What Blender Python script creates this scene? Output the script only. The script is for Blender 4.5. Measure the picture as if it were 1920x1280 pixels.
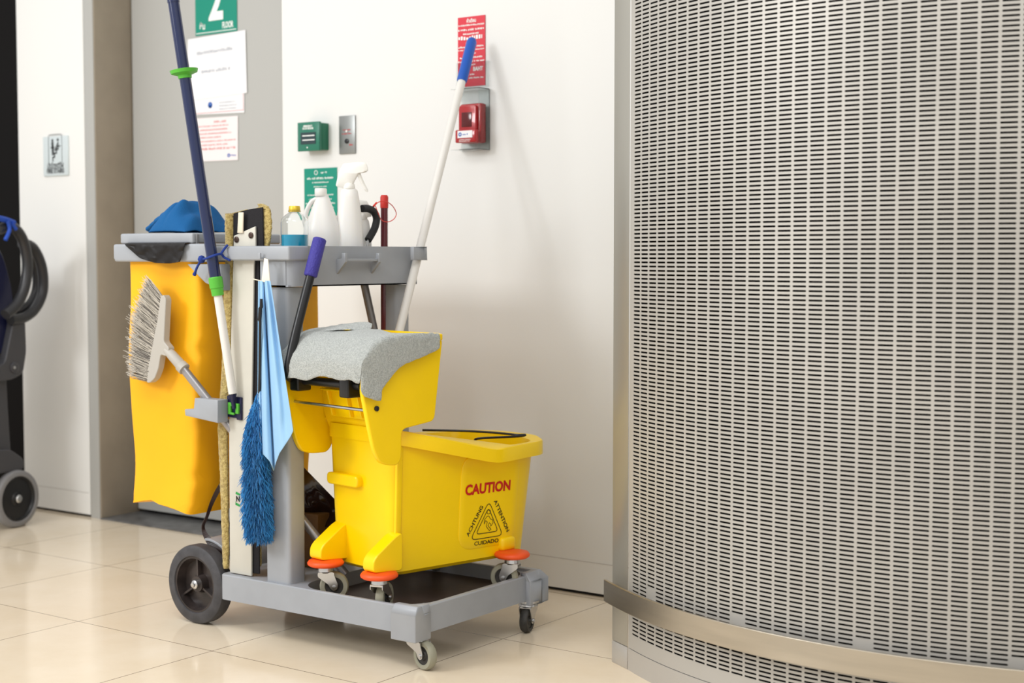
import bpy, bmesh, math, random
from mathutils import Vector, Matrix, noise
random.seed(7)
for o in list(bpy.data.objects): bpy.data.objects.remove(o)
S = bpy.context.scene
COL = S.collection
# ------------------------------------------------------------------ camera, world, lights, exposure
F = 2804.8; PITCH = 0.05661; YAW = 0.62382; EYE = 1.12
cam_d = bpy.data.cameras.new('camera'); cam = bpy.data.objects.new('camera', cam_d); COL.objects.link(cam)
cam_d.sensor_width = 36; cam_d.lens = F / 1920 * 36
cam.location = (0, 0, EYE); cam.rotation_euler = (math.pi / 2 - PITCH, 0, YAW)
cam_d.dof.use_dof = True; cam_d.dof.focus_distance = 4.15; cam_d.dof.aperture_fstop = 2.8
cam_d.clip_start = 0.05
S.camera = cam
S.view_settings.view_transform = 'Standard'; S.view_settings.look = 'None'
S.view_settings.gamma = 1; S.view_settings.use_curve_mapping = False
S.view_settings.exposure = 0.16
W = bpy.data.worlds.new('world'); S.world = W; W.use_nodes = True
bg = W.node_tree.nodes['Background']; bg.inputs[0].default_value = (1.0, 0.99, 0.975, 1); bg.inputs[1].default_value = 0.8

def area(name, loc, size, power, color=(1, 1, 1), target=None):
    d = bpy.data.lights.new(name, 'AREA'); d.shape = 'RECTANGLE'; d.size, d.size_y = size; d.energy = power; d.color = color
    o = bpy.data.objects.new(name, d); COL.objects.link(o); o.location = loc
    if target:
        o.rotation_euler = (Vector(target) - Vector(loc)).to_track_quat('-Z', 'Y').to_euler()
    return o
area('ceiling_lamp', (-4.2, 1.4, 3.2), (2.2, 1.2), 34, (1, 0.99, 0.97))
area('ceiling_lamp', (-1.2, 1.0, 3.2), (2.0, 1.2), 44, (1, 0.99, 0.97))
area('window_daylight', (-4.9, -0.9, 2.8), (1.1, 1.1), 84, (0.97, 0.985, 1.0), (-4.0, 3.8, 0.9))

# ------------------------------------------------------------------ helpers
def lin(c):
    return tuple(((x / 255) / 12.92 if x / 255 <= 0.04045 else ((x / 255 + 0.055) / 1.055) ** 2.4) for x in c) + (1,)

MATS = {}
def mat(name, rgb, rough=0.5, metal=0.0, bump=0.0, bscale=60, var=0.0, vscale=8, trans=0.0, ior=1.45, spec=0.5, rgb2=None,
        sheen=0.0, sss=0.0, stretch=None, coat=0.0, alpha=1.0):
    if name in MATS: return MATS[name]
    m = bpy.data.materials.new(name); m.use_nodes = True; nt = m.node_tree; N = nt.nodes; L = nt.links
    b = N['Principled BSDF']
    b.inputs['Base Color'].default_value = lin(rgb); b.inputs['Roughness'].default_value = rough
    b.inputs['Metallic'].default_value = metal; b.inputs['Transmission Weight'].default_value = trans
    b.inputs['IOR'].default_value = ior; b.inputs['Specular IOR Level'].default_value = spec
    b.inputs['Sheen Weight'].default_value = sheen; b.inputs['Coat Weight'].default_value = coat
    b.inputs['Alpha'].default_value = alpha
    if sss: b.inputs['Subsurface Weight'].default_value = sss; b.inputs['Subsurface Radius'].default_value = (0.02, 0.015, 0.01)
    tc = N.new('ShaderNodeTexCoord'); mp = N.new('ShaderNodeMapping'); L.new(tc.outputs['Object'], mp.inputs[0])
    if stretch: mp.inputs['Scale'].default_value = stretch
    if var or rgb2:
        n = N.new('ShaderNodeTexNoise'); n.inputs['Scale'].default_value = vscale; n.inputs['Detail'].default_value = 6
        L.new(mp.outputs[0], n.inputs['Vector'])
        r = N.new('ShaderNodeValToRGB'); r.color_ramp.elements[0].position = 0.35; r.color_ramp.elements[1].position = 0.65
        c2 = rgb2 if rgb2 else tuple(max(0, x * (1 - var)) for x in rgb)
        r.color_ramp.elements[0].color = lin(c2); r.color_ramp.elements[1].color = lin(rgb)
        L.new(n.outputs['Fac'], r.inputs[0]); L.new(r.outputs[0], b.inputs['Base Color'])
    if bump:
        n2 = N.new('ShaderNodeTexNoise'); n2.inputs['Scale'].default_value = bscale; n2.inputs['Detail'].default_value = 4
        L.new(mp.outputs[0], n2.inputs['Vector'])
        bp = N.new('ShaderNodeBump'); bp.inputs['Strength'].default_value = bump; bp.inputs['Distance'].default_value = 0.005
        L.new(n2.outputs['Fac'], bp.inputs['Height']); L.new(bp.outputs[0], b.inputs['Normal'])
    MATS[name] = m
    return m

class Frame:
    """a local frame standing on the floor; px* give the point where a photo pixel's sight line meets a plane of the frame"""
    def __init__(s, o=(0, 0, 0), deg=0, z0=0.0, zs=1.0):
        s.z0 = z0; s.zs = zs; s.o = Vector(o); a = math.radians(deg)
        s.ex = Vector((math.cos(a), math.sin(a), 0)); s.ey = Vector((-math.sin(a), math.cos(a), 0)); s.ez = Vector((0, 0, 1)); s.deg = deg
    def w(s, p): return s.o + s.ex * p[0] + s.ey * p[1] + s.ez * (s.z0 + s.zs * p[2])
    def l(s, p): d = Vector(p) - s.o; return Vector((d @ s.ex, d @ s.ey, (d.z - s.z0) / s.zs))
    def hit(s, u, v, n, k):
        right = Vector((math.cos(YAW), math.sin(YAW), 0)); fh = Vector((-math.sin(YAW), math.cos(YAW), 0))
        fw = fh * math.cos(PITCH) - s.ez * math.sin(PITCH); up = right.cross(fw)
        d = fw + right * ((u - 960) / F) + up * ((640 - v) / F); C = Vector((0, 0, EYE))
        t = (k - (C - s.o) @ n) / (d @ n)
        return s.l(C + d * t)
    def px(s, u, v, x): return s.hit(u, v, s.ex, x)
    def py(s, u, v, y): return s.hit(u, v, s.ey, y)
    def pz(s, u, v, z): return s.hit(u, v, s.ez, s.z0 + s.zs * z)
G = Frame()

def sm(o, angle=40):
    me = o.data
    for p in me.polygons: p.use_smooth = True
    try:
        bm = bmesh.new(); bm.from_mesh(me)
        for e in bm.edges:
            if len(e.link_faces) == 2 and e.calc_face_angle(0) > math.radians(angle): e.smooth = False
        bm.to_mesh(me); bm.free()
    except Exception: pass

def thing(name, label, cat, loc=(0, 0, 0), deg=0, group=None):
    o = bpy.data.objects.new(name, None); COL.objects.link(o); o.location = loc; o.rotation_euler = (0, 0, math.radians(deg))
    o.empty_display_size = 0.05
    o['label'] = label; o['category'] = cat
    if group: o['group'] = group
    return o
def wmat(o):
    m = o.matrix_basis.copy()
    return wmat(o.parent) @ m if o.parent else m

class MB:
    def __init__(s): s.v = []; s.f = []; s.mi = []; s.cur = 0
    def add(s, vs, fs):
        k = len(s.v); s.v += [Vector(v) for v in vs]; s.f += [tuple(i + k for i in f) for f in fs]; s.mi += [s.cur] * len(fs); return s
    def box(s, a, b, M=None):
        x0, y0, z0 = a; x1, y1, z1 = b
        vs = [Vector(p) for p in ((x0, y0, z0), (x1, y0, z0), (x1, y1, z0), (x0, y1, z0), (x0, y0, z1), (x1, y0, z1), (x1, y1, z1), (x0, y1, z1))]
        if M: vs = [M @ p for p in vs]
        return s.add(vs, [(0, 3, 2, 1), (4, 5, 6, 7), (0, 1, 5, 4), (1, 2, 6, 5), (2, 3, 7, 6), (3, 0, 4, 7)])
    def loft(s, rings, cap0=True, cap1=True, closed=True):
        n = len(rings[0]); k = len(s.v); s.v += [Vector(p) for r in rings for p in r]; fs = []
        m = n if closed else n - 1
        for i in range(len(rings) - 1):
            for j in range(m):
                a = k + i * n + j; b = k + i * n + (j + 1) % n
                fs.append((a, b, b + n, a + n))
        if cap0 and closed: fs.append(tuple(k + j for j in reversed(range(n))))
        if cap1 and closed: fs.append(tuple(k + (len(rings) - 1) * n + j for j in range(n)))
        s.f += fs; s.mi += [s.cur] * len(fs); return s
    def prism(s, poly, axis, a, b):
        def P(p, t):
            return {'x': (t, p[0], p[1]), 'y': (p[0], t, p[1]), 'z': (p[0], p[1], t)}[axis]
        return s.loft([[P(p, a) for p in poly], [P(p, b) for p in poly]])
    def tube(s, pts, r, n=12, cap=True, flat=1.0):
        pts = [Vector(p) for p in pts]; rs = list(r) if isinstance(r, (list, tuple)) else [r] * len(pts)
        rs += [rs[-1]] * (len(pts) - len(rs))
        rings = []; ref = None
        for i, p in enumerate(pts):
            t = (pts[min(i + 1, len(pts) - 1)] - pts[max(i - 1, 0)]).normalized()
            if ref is None:
                ref = Vector((0, 0, 1)) if abs(t.z) < 0.9 else Vector((1, 0, 0))
            a = (ref - t * (ref @ t)).normalized(); b = t.cross(a); ref = a
            rings.append([p + (a * math.cos(2 * math.pi * k / n) + b * flat * math.sin(2 * math.pi * k / n)) * rs[i] for k in range(n)])
        return s.loft(rings, cap, cap)
    def lathe(s, prof, n=32, M=None, cap0=True, cap1=True):
        rings = []
        for r, z in prof:
            ring = [Vector((max(r, 1e-5) * math.cos(2 * math.pi * k / n), max(r, 1e-5) * math.sin(2 * math.pi * k / n), z)) for k in range(n)]
            if M: ring = [M @ p for p in ring]
            rings.append(ring)
        return s.loft(rings, cap0, cap1)
    def grid(s, rows, thick=0.0):
        nr = len(rows); nc = len(rows[0]); k = len(s.v)
        s.v += [Vector(p) for r in rows for p in r]
        for i in range(nr - 1):
            for j in range(nc - 1):
                a = k + i * nc + j
                s.f.append((a, a + 1, a + nc + 1, a + nc)); s.mi.append(s.cur)
        return s
    def build(s, name, mats, parent=None, local=False, smooth=40, bevel=0, seg=2, subsurf=0, solid=0, disp=None, recalc=True, bang=30):
        if not isinstance(mats, (list, tuple)): mats = [mats]
        me = bpy.data.meshes.new(name)
        o = bpy.data.objects.new(name, me)
        vs = s.v
        if parent is not None:
            o.parent = parent
            if not local:
                Mi = wmat(parent).inverted(); vs = [Mi @ v for v in vs]
        else:
            xs = [v.x for v in vs]; ys = [v.y for v in vs]; zs = [v.z for v in vs]
            c = Vector(((min(xs) + max(xs)) / 2, (min(ys) + max(ys)) / 2, min(zs))); vs = [v - c for v in vs]; o.location = c
        me.from_pydata([tuple(v) for v in vs], [], s.f)
        for m in mats: me.materials.append(m)
        for p, i in zip(me.polygons, s.mi): p.material_index = i
        if recalc:
            bm = bmesh.new(); bm.from_mesh(me); bmesh.ops.remove_doubles(bm, verts=bm.verts, dist=1e-6)
            bmesh.ops.recalc_face_normals(bm, faces=bm.faces); bm.to_mesh(me); bm.free()
        me.update(); COL.objects.link(o)
        if smooth: sm(o, smooth)
        if solid:
            m = o.modifiers.new('solid', 'SOLIDIFY'); m.thickness = solid; m.offset = 0
        if bevel:
            m = o.modifiers.new('bevel', 'BEVEL'); m.width = bevel; m.segments = seg; m.limit_method = 'ANGLE'; m.angle_limit = math.radians(bang); m.harden_normals = False
            for p in me.polygons: p.use_smooth = True
        if subsurf:
            m = o.modifiers.new('sub', 'SUBSURF'); m.levels = subsurf; m.render_levels = subsurf
        if disp:
            tx = bpy.data.textures.new(name + '_tex', 'CLOUDS'); tx.noise_scale = disp[1]; tx.noise_depth = 3
            m = o.modifiers.new('disp', 'DISPLACE'); m.texture = tx; m.strength = disp[0]; m.mid_level = 0.5
        return o
def tag(o, label, cat, group=None, kind=None):
    if label: o['label'] = label
    if cat: o['category'] = cat
    if group: o['group'] = group
    if kind: o['kind'] = kind
    return o
def struct(o): o['kind'] = 'structure'; return o

def spline(pts, n=8):
    pts = [Vector(p) for p in pts]; out = []
    for i in range(len(pts) - 1):
        p0 = pts[max(i - 1, 0)]; p1 = pts[i]; p2 = pts[i + 1]; p3 = pts[min(i + 2, len(pts) - 1)]
        for k in range(n):
            t = k / n
            out.append(0.5 * ((2 * p1) + (p2 - p0) * t + (2 * p0 - 5 * p1 + 4 * p2 - p3) * t * t + (3 * p1 - p0 - 3 * p2 + p3) * t ** 3))
    out.append(pts[-1]); return out
def rrect(x0, y0, x1, y1, r, n=6):
    out = []
    for cx, cy, a0 in ((x1 - r, y1 - r, 0), (x0 + r, y1 - r, 90), (x0 + r, y0 + r, 180), (x1 - r, y0 + r, 270)):
        for k in range(n + 1):
            a = math.radians(a0 + 90 * k / n); out.append((cx + r * math.cos(a), cy + r * math.sin(a)))
    return out
def roundpoly(poly, r, n=4):
    out = []; N_ = len(poly)
    for i in range(N_):
        p = Vector(poly[i]); a = Vector(poly[i - 1]); b = Vector(poly[(i + 1) % N_])
        rr = min(r, (a - p).length * 0.45, (b - p).length * 0.45)
        q0 = p + (a - p).normalized() * rr; q1 = p + (b - p).normalized() * rr
        for k in range(n + 1):
            t = k / n; out.append(tuple(q0 * (1 - t) ** 2 + p * 2 * t * (1 - t) + q1 * t * t))
    return out
def text_mesh(body, size, width=None, bold=0.0, spacing=1.0):
    c = bpy.data.curves.new('txt', 'FONT'); c.body = body; c.size = size; c.align_x = 'CENTER'; c.align_y = 'CENTER'
    c.offset = bold; c.space_character = spacing; c.resolution_u = 3
    o = bpy.data.objects.new('txt', c); COL.objects.link(o)
    bpy.context.view_layer.update()
    me = bpy.data.meshes.new_from_object(o.evaluated_get(bpy.context.evaluated_depsgraph_get()))
    vs = [v.co.copy() for v in me.vertices]; fs = [tuple(p.vertices) for p in me.polygons]
    bpy.data.objects.remove(o); bpy.data.curves.remove(c); bpy.data.meshes.remove(me)
    if vs:
        cx = (min(v.x for v in vs) + max(v.x for v in vs)) / 2; cy = (min(v.y for v in vs) + max(v.y for v in vs)) / 2
        wd = max(v.x for v in vs) - min(v.x for v in vs)
        k = width / wd if width else 1
        vs = [Vector(((v.x - cx) * k, v.y - cy, 0)) for v in vs]
    return vs, fs
def text_on(mb, body, c, ux, uz, size, width=None, bold=0.0, rot=0):
    """lay lettering on a plane: centre c, reading direction ux, up uz"""
    vs, fs = text_mesh(body, size, width, bold)
    ux = Vector(ux); uz = Vector(uz); a = math.radians(rot)
    mb.add([Vector(c) + ux * (v.x * math.cos(a) - v.y * math.sin(a)) + uz * (v.x * math.sin(a) + v.y * math.cos(a)) for v in vs], fs)
def dashes(mb, c, ux, uz, width, h, rng, dens=0.8, gap=0.25):
    """one line of print too small to read: a row of short strokes"""
    ux = Vector(ux); uz = Vector(uz); x = -width / 2
    while x < width / 2:
        w = h * rng.uniform(0.25, 0.7)
        if x + w > width / 2: break
        hh = h * rng.uniform(0.55, 1.0); y0 = -h / 2 + (h - hh) * rng.choice((0, 0, 0.5))
        p = Vector(c) + ux * x + uz * y0
        mb.add([p, p + ux * w, p + ux * w + uz * hh, p + uz * hh], [(0, 1, 2, 3)])
        x += w + h * (gap if rng.random() > 0.12 else 0.8)

# ------------------------------------------------------------------ materials
M_wall = mat('wall_white', (228, 228, 225), 0.35, bump=0.02, bscale=40)
M_door = mat('door_grey', (178, 178, 174), 0.4)
M_jamb = mat('jamb_taupe', (158, 147, 130), 0.4, var=0.06, vscale=5)
M_frame = mat('frame_grey', (170, 170, 166), 0.35)
M_dark = mat('dark_void', (14, 12, 12), 0.6)
M_sill = mat('slate_sill', (104, 104, 104), 0.35, var=0.25, vscale=20)
M_grey = mat('cart_grey', (158, 162, 168), 0.38, bump=0.03, bscale=300, var=0.03, vscale=12)
M_greyd = mat('cart_grey_dark', (120, 120, 122), 0.45)
M_yel = mat('bucket_yellow', (255, 214, 0), 0.3, bump=0.02, bscale=200, sss=0.0, var=0.03, vscale=5)
M_bag = mat('bag_yellow', (255, 184, 0), 0.6, bump=0.15, bscale=9, var=0.04, vscale=3)
M_black = mat('black_plastic', (22, 22, 24), 0.35)
M_blackr = mat('black_rubber', (74, 73, 76), 0.6, var=0.2, vscale=25)
M_rubber = mat('grey_rubber', (150, 148, 130), 0.5)
M_tread = mat('dark_tread', (62, 60, 56), 0.55, var=0.3, vscale=40)
M_steel = mat('zinc_steel', (200, 200, 200), 0.28, 1.0, bump=0.02, bscale=80)
M_orange = mat('orange_rubber', (238, 84, 24), 0.45)
M_bliner = mat('liner_black', (22, 19, 19), 0.45, spec=.3, bump=0.35, bscale=22)
M_deckfloor = mat('deck_brown', (74, 60, 54), 0.45, var=0.15, vscale=15)
M_blue = mat('pole_blue', (16, 30, 72), 0.2, coat=0.5)
M_green = mat('clip_green', (84, 176, 56), 0.4)
M_alu = mat('white_tube', (225, 222, 216), 0.3)
M_metal = mat('grey_tube', (160, 158, 160), 0.35, 0.6)
M_tan = mat('plush_tan', (206, 184, 116), 0.95, bump=1.0, bscale=260, rgb2=(160, 136, 74), vscale=120, sheen=0.3)
M_bkcloth = mat('black_cloth', (26, 24, 28), 0.9, bump=0.3, bscale=300)
M_plate = mat('mop_plate', (206, 203, 192), 0.45, var=0.05, vscale=6)
M_string = mat('white_string', (228, 216, 196), 0.9)

# ------------------------------------------------------------------ floor
def floor_material():
    m = bpy.data.materials.new('cream_tiles'); m.use_nodes = True; nt = m.node_tree; N = nt.nodes; L = nt.links; b = N['Principled BSDF']
    tc = N.new('ShaderNodeTexCoord'); sep = N.new('ShaderNodeSeparateXYZ'); L.new(tc.outputs['Object'], sep.inputs[0])
    T = 0.592475; masks = []; cells = []
    for ax in ('X', 'Y'):
        d = N.new('ShaderNodeMath'); d.operation = 'DIVIDE'; d.inputs[1].default_value = T; L.new(sep.outputs[ax], d.inputs[0])
        fl = N.new('ShaderNodeMath'); fl.operation = 'FLOOR'; L.new(d.outputs[0], fl.inputs[0]); cells.append(fl)
        fr = N.new('ShaderNodeMath'); fr.operation = 'FRACT'; L.new(d.outputs[0], fr.inputs[0])
        s_ = N.new('ShaderNodeMath'); s_.operation = 'SUBTRACT'; s_.inputs[1].default_value = 0.5; L.new(fr.outputs[0], s_.inputs[0])
        ab = N.new('ShaderNodeMath'); ab.operation = 'ABSOLUTE'; L.new(s_.outputs[0], ab.inputs[0])
        gt = N.new('ShaderNodeMath'); gt.operation = 'GREATER_THAN'; gt.inputs[1].default_value = 0.5 - 0.0024; L.new(ab.outputs[0], gt.inputs[0])
        masks.append(gt)
    mx = N.new('ShaderNodeMath'); mx.operation = 'MAXIMUM'; L.new(masks[0].outputs[0], mx.inputs[0]); L.new(masks[1].outputs[0], mx.inputs[1])
    n = N.new('ShaderNodeTexNoise'); n.inputs['Scale'].default_value = 3; n.inputs['Detail'].default_value = 8; n.inputs['Roughness'].default_value = 0.65
    L.new(tc.outputs['Object'], n.inputs['Vector'])
    r = N.new('ShaderNodeValToRGB'); r.color_ramp.elements[0].position = 0.3; r.color_ramp.elements[1].position = 0.7
    r.color_ramp.elements[0].color = lin((226, 209, 182)); r.color_ramp.elements[1].color = lin((235, 221, 199)); L.new(n.outputs['Fac'], r.inputs[0])
    mix = N.new('ShaderNodeMix'); mix.data_type = 'RGBA'; L.new(mx.outputs[0], mix.inputs['Factor']); L.new(r.outputs[0], mix.inputs['A'])
    mix.inputs['B'].default_value = lin((112, 96, 80)); L.new(mix.outputs['Result'], b.inputs['Base Color'])
    b.inputs['Roughness'].default_value = 0.12; b.inputs['Specular IOR Level'].default_value = 0.5
    return m
f = MB().add([(-9, -4, 0), (6, -4, 0), (6, 6, 0), (-9, 6, 0)], [(0, 1, 2, 3)]).build('floor', floor_material(), smooth=0)
f.location = (-3.73944, 2.911, 0)
for v in f.data.vertices: v.co.x += (-1.5 + 3.73944); v.co.y += (1 - 2.911)
f.location = (-3.73944, 2.911, 0); struct(f)

# ------------------------------------------------------------------ walls
WY = 4.12; WH = 3.3; XJ0 = -5.196; XJ1 = -5.135; XR = -4.035
def wallbox(name, a, b, m, bevel=0.001):
    return struct(MB().box(a, b).build(name, m, smooth=0, bevel=bevel))
wallbox('wall_left', (-5.65, WY, 0.012), (XJ0 - 0.002, WY + 0.12, WH), M_wall)
wallbox('wall_right', (XR, WY, 0.012), (0.2, WY + 0.12, WH), M_wall)
wallbox('trim_1', (XJ0 + 0.002, WY, 0), (XJ1, WY + 0.22, WH), M_frame)
# taupe reveal lining of the recess, standing against the frame
wallbox('trim_2', (XJ1, WY + 0.003, 0), (XJ1 + 0.006, WY + 0.215, WH), M_jamb)
wallbox('trim_3', (XR - 0.006, WY + 0.125, 0), (XR + 0.02, WY + 0.22, WH), M_jamb)
wallbox('wall_back', (-8.0, WY + 0.3, 0), (0.2, WY + 0.4, WH), M_dark)
wallbox('gap_shade_right', (XR + 0.01, WY + 0.015, 0), (0.2, WY + 0.1, 0.012), M_dark)  # near-black strip, painted shade in the gap under the raised wall panel
wallbox('gap_shade_left', (-5.64, WY + 0.015, 0), (XJ0, WY + 0.1, 0.012), M_dark)  # same painted dark in the gap under the left panel
wallbox('door_1', (XJ1 + 0.01, WY + 0.2, 0.02), (XR - 0.008, WY + 0.245, WH), M_door)
wallbox('trim_4', (XJ1 + 0.007, WY - 0.004, 0.0005), (XR - 0.006, WY + 0.25, 0.006), M_sill)
wallbox('dark_opening', (-7.6, WY + 0.1, 0.01), (-5.66, WY + 0.14, WH), mat('opening_black', (12, 10, 10), 0.6, spec=.12))  # near-black sheet filling the dark opening left of the white panel
# faint joint line low on the white wall panels
wallbox('trim_5', (XR + 0.3, WY - 0.0012, 0.112), (-1.8, WY + 0.002, 0.1145), mat('joint', (196, 192, 186), 0.5), 0)
wallbox('trim_6', (-5.63, WY - 0.0012, 0.105), (XJ0 - 0.01, WY + 0.002, 0.1075), MATS['joint'], 0)

# ------------------------------------------------------------------ perforated column cladding
CC = Vector((-1.3122, 4.5518)); CR = 1.356; A0 = math.atan2(3.42521 - CC.y, -2.06697 - CC.x) % (2 * math.pi); CW = 0.043094 / CR
def cp(r, a, z): return Vector((CC.x + r * math.cos(a), CC.y + r * math.sin(a), z))
def cyl_hit(u, v, r):
    q0 = G.pz(u, v, 0.0); C = Vector((0, 0, EYE)); d = (q0 - C); dx = C.x - CC.x; dy = C.y - CC.y
    a = d.x ** 2 + d.y ** 2; b = 2 * (dx * d.x + dy * d.y); c = dx * dx + dy * dy - r * r
    t = (-b - math.sqrt(max(b * b - 4 * a * c, 0))) / (2 * a); p = C + d * t
    return math.atan2(p.y - CC.y, p.x - CC.x) % (2 * math.pi), p.z
M_perf = mat('cladding_sheet', (184, 181, 175), 0.46, 0.25, bump=0.03, bscale=20, var=0.04, vscale=4)
M_brush = mat('brushed_steel', (196, 188, 174), 0.3, 1.0, bump=0.04, bscale=60, stretch=(1, 1, 12), var=0.06, vscale=3)
col = thing('column_cladding', 'curved perforated metal column cover with rows of horizontal slots', 'column', cp(CR, A0, 0), 0)
RP = 0.010755; ZB = 0.062; MG = 0.0375; NC = 36; ZT = 2.5
# rail covers some rows; panel runs from ZB up
NR = int((ZT - ZB - MG) / RP)
mb = MB()
vdict = {}
def slot_cell(i, j):
    """one cell: a sheet quad with a capsule-shaped hole and its rim wall"""
    a_0 = A0 + i * CW; a_1 = a_0 + CW; z0 = ZB + MG + j * RP; z1 = z0 + RP
    hw = CW * 0.428; hh = RP * 0.222; am = (a_0 + a_1) / 2 ; zm = (z0 + z1) / 2; rx = hh / CR
    hole = [(am - hw, zm - hh * 0.4), (am - hw + rx * 0.7, zm - hh), (am, zm - hh), (am + hw - rx * 0.7, zm - hh), (am + hw, zm - hh * 0.4),
            (am + hw, zm + hh * 0.4), (am + hw - rx * 0.7, zm + hh), (am, zm + hh), (am - hw + rx * 0.7, zm + hh), (am - hw, zm + hh * 0.4)]
    outer = [(a_0, z0), (a_0, z0), (am, z0), (a_1, z0), (a_1, z0), (a_1, z1), (a_1, z1), (am, z1), (a_0, z1), (a_0, z1)]
    P = lambda q, r=CR: cp(r, q[0], q[1])
    vs = [P((a_0, z0)), P((am, z0)), P((a_1, z0)), P((a_1, z1)), P((am, z1)), P((a_0, z1))] + [P(h) for h in hole] + [P(h, CR - 0.002) for h in hole]
    H = lambda k: 6 + k % 10
    fs = [(0, 1, H(2), H(1)), (0, H(1), H(0)), (1, 2, H(3), H(2)), (2, H(4), H(3)), (2, 3, H(5), H(4)), (3, H(6), H(5)), (3, 4, H(7), H(6)),
          (4, 5, H(8), H(7)), (5, H(9), H(8)), (5, 0, H(0), H(9))]
    fs += [(H(k), H(k + 1), 16 + (k + 1) % 10, 16 + k) for k in range(10)]
    return vs, fs
skip = set()
for i in range(NC):
    for j in range(NR):
        if i % 8 == 2 and ZB + MG + j * RP < 0.25 and ZB + MG + (j + 2) * RP > 0.215:
            z = ZB + MG + j * RP; a = A0 + i * CW
            mb.add([cp(CR, a, z), cp(CR, a + CW / 2, z), cp(CR, a + CW, z), cp(CR, a + CW, z + RP), cp(CR, a + CW / 2, z + RP), cp(CR, a, z + RP)], [(0, 1, 2, 3, 4, 5)]); continue
        vs, fs = slot_cell(i, j)
        mb.add(vs, fs)
# plain margins: bottom, top, left, right
ang = lambda k: A0 + k * CW
for k in range(NC):
    a, b = ang(k), ang(k + 1)
    for z0, z1 in ((ZB, ZB + MG), (ZB + MG + NR * RP, ZT + 0.8)):
        mb.add([cp(CR, a, z0), cp(CR, b, z0), cp(CR, b, z1), cp(CR, a, z1)], [(0, 1, 2, 3)])
aL = A0 - 0.0155 
mb.add([cp(CR, aL, ZB), cp(CR, A0, ZB), cp(CR, A0, ZT + .8), cp(CR, aL, ZT + .8)], [(0, 1, 2, 3)])
mb.add([cp(CR, ang(NC), ZB), cp(CR, ang(NC) + 0.03, ZB), cp(CR, ang(NC) + 0.03, ZT + .8), cp(CR, ang(NC), ZT + .8)], [(0, 1, 2, 3)])
pp = mb.build('perforated_panel', M_perf, col, smooth=0, recalc=False)
bm = bmesh.new(); bm.from_mesh(pp.data); bmesh.ops.remove_doubles(bm, verts=bm.verts, dist=1e-5)
for fc in bm.faces: fc.smooth = True
for e in bm.edges:
    if len(e.link_faces) == 2 and e.calc_face_angle(0) > 0.6: e.smooth = False
bm.to_mesh(pp.data); bm.free()
# near-black backing for the dark interior behind the sheet
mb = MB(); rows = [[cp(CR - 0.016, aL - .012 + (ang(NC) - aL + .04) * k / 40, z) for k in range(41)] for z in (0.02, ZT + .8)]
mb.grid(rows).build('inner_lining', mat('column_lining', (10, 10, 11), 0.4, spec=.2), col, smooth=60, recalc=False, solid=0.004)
# plinth below the sheet
def band(r0, r1, a0, a1, z0, z1, n=40):
    mb = MB(); rings = []
    for k in range(n + 1):
        a = a0 + (a1 - a0) * k / n
        rings.append([cp(r0, a, z0), cp(r1, a, z0), cp(r1, a, z1), cp(r0, a, z1)])
    return mb.loft(rings)
band(CR - 0.03, CR + 0.001, aL - 0.002, ang(NC) + 0.03, 0, ZB - 0.0015).build('plinth', mat('plinth_steel', (186, 183, 178), 0.34, 0.3), col, smooth=30)
# flat edge frame beside the sheet
pL = cp(CR, aL, 0); pA = G.pz(1148, 1240, 0); tdir = (pA - pL); tdir.z = 0
e1 = pL + tdir * 0.04; e2 = pA
nrm = Vector((tdir.y, -tdir.x, 0)).normalized()
if nrm @ (-pL) < 0: nrm = -nrm
def prof(z, o=0.001): return [q + Vector((0, 0, z)) for q in (e1 + nrm * o, e2 + nrm * o, e2 - nrm * 0.03, e1 - nrm * 0.03 + tdir * 0.6)]
mb = MB().loft([prof(ZB), prof(3.3)])
MB().loft([prof(0, 0.0015), prof(ZB - 0.0015, 0.0015)]).build('plinth_end', mat('plinth_steel', (186, 183, 178), 0.34, 0.3), col, smooth=0, bevel=0.001)
mb.build('edge_frame', mat('frame_steel', (168, 166, 158), 0.35, 0.5), col, smooth=0, bevel=0.0015)
# bumper rail
a_l = A0 - 0.066; z_b, z_l = 0.177, 0.237
band(CR + 0.037, CR + 0.045, a_l, ang(NC) + 0.02, z_b, z_l, 60).build('bumper_rail', M_brush, col, smooth=30, bevel=0.001)
for k in (2.5, 10.5, 18.5, 26.5, 34.5):
    a = ang(k); M = Matrix.Translation(cp(CR - 0.001, a, (z_l + z_b) / 2)) @ Matrix.Rotation(a, 4, 'Z') @ Matrix.Rotation(math.pi / 2, 4, 'Y')
    MB().lathe([(0.013, 0), (0.013, 0.039)], 16, M).build('rail_standoff', M_steel, col, smooth=40)

# ------------------------------------------------------------------ janitor cart
YN, YF = 3.085, 3.665           # near and far side of the cart
XF, XB = -2.535, -3.79          # front edge of the deck, rear end of the bag frame
cart = thing('janitor_cart', 'grey plastic cleaning cart with a tray, tall posts and a low deck', 'cart', (-3.05, 3.37, 0))
DZ0, DZ1, DF = 0.0975, 0.173, 0.132
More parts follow.
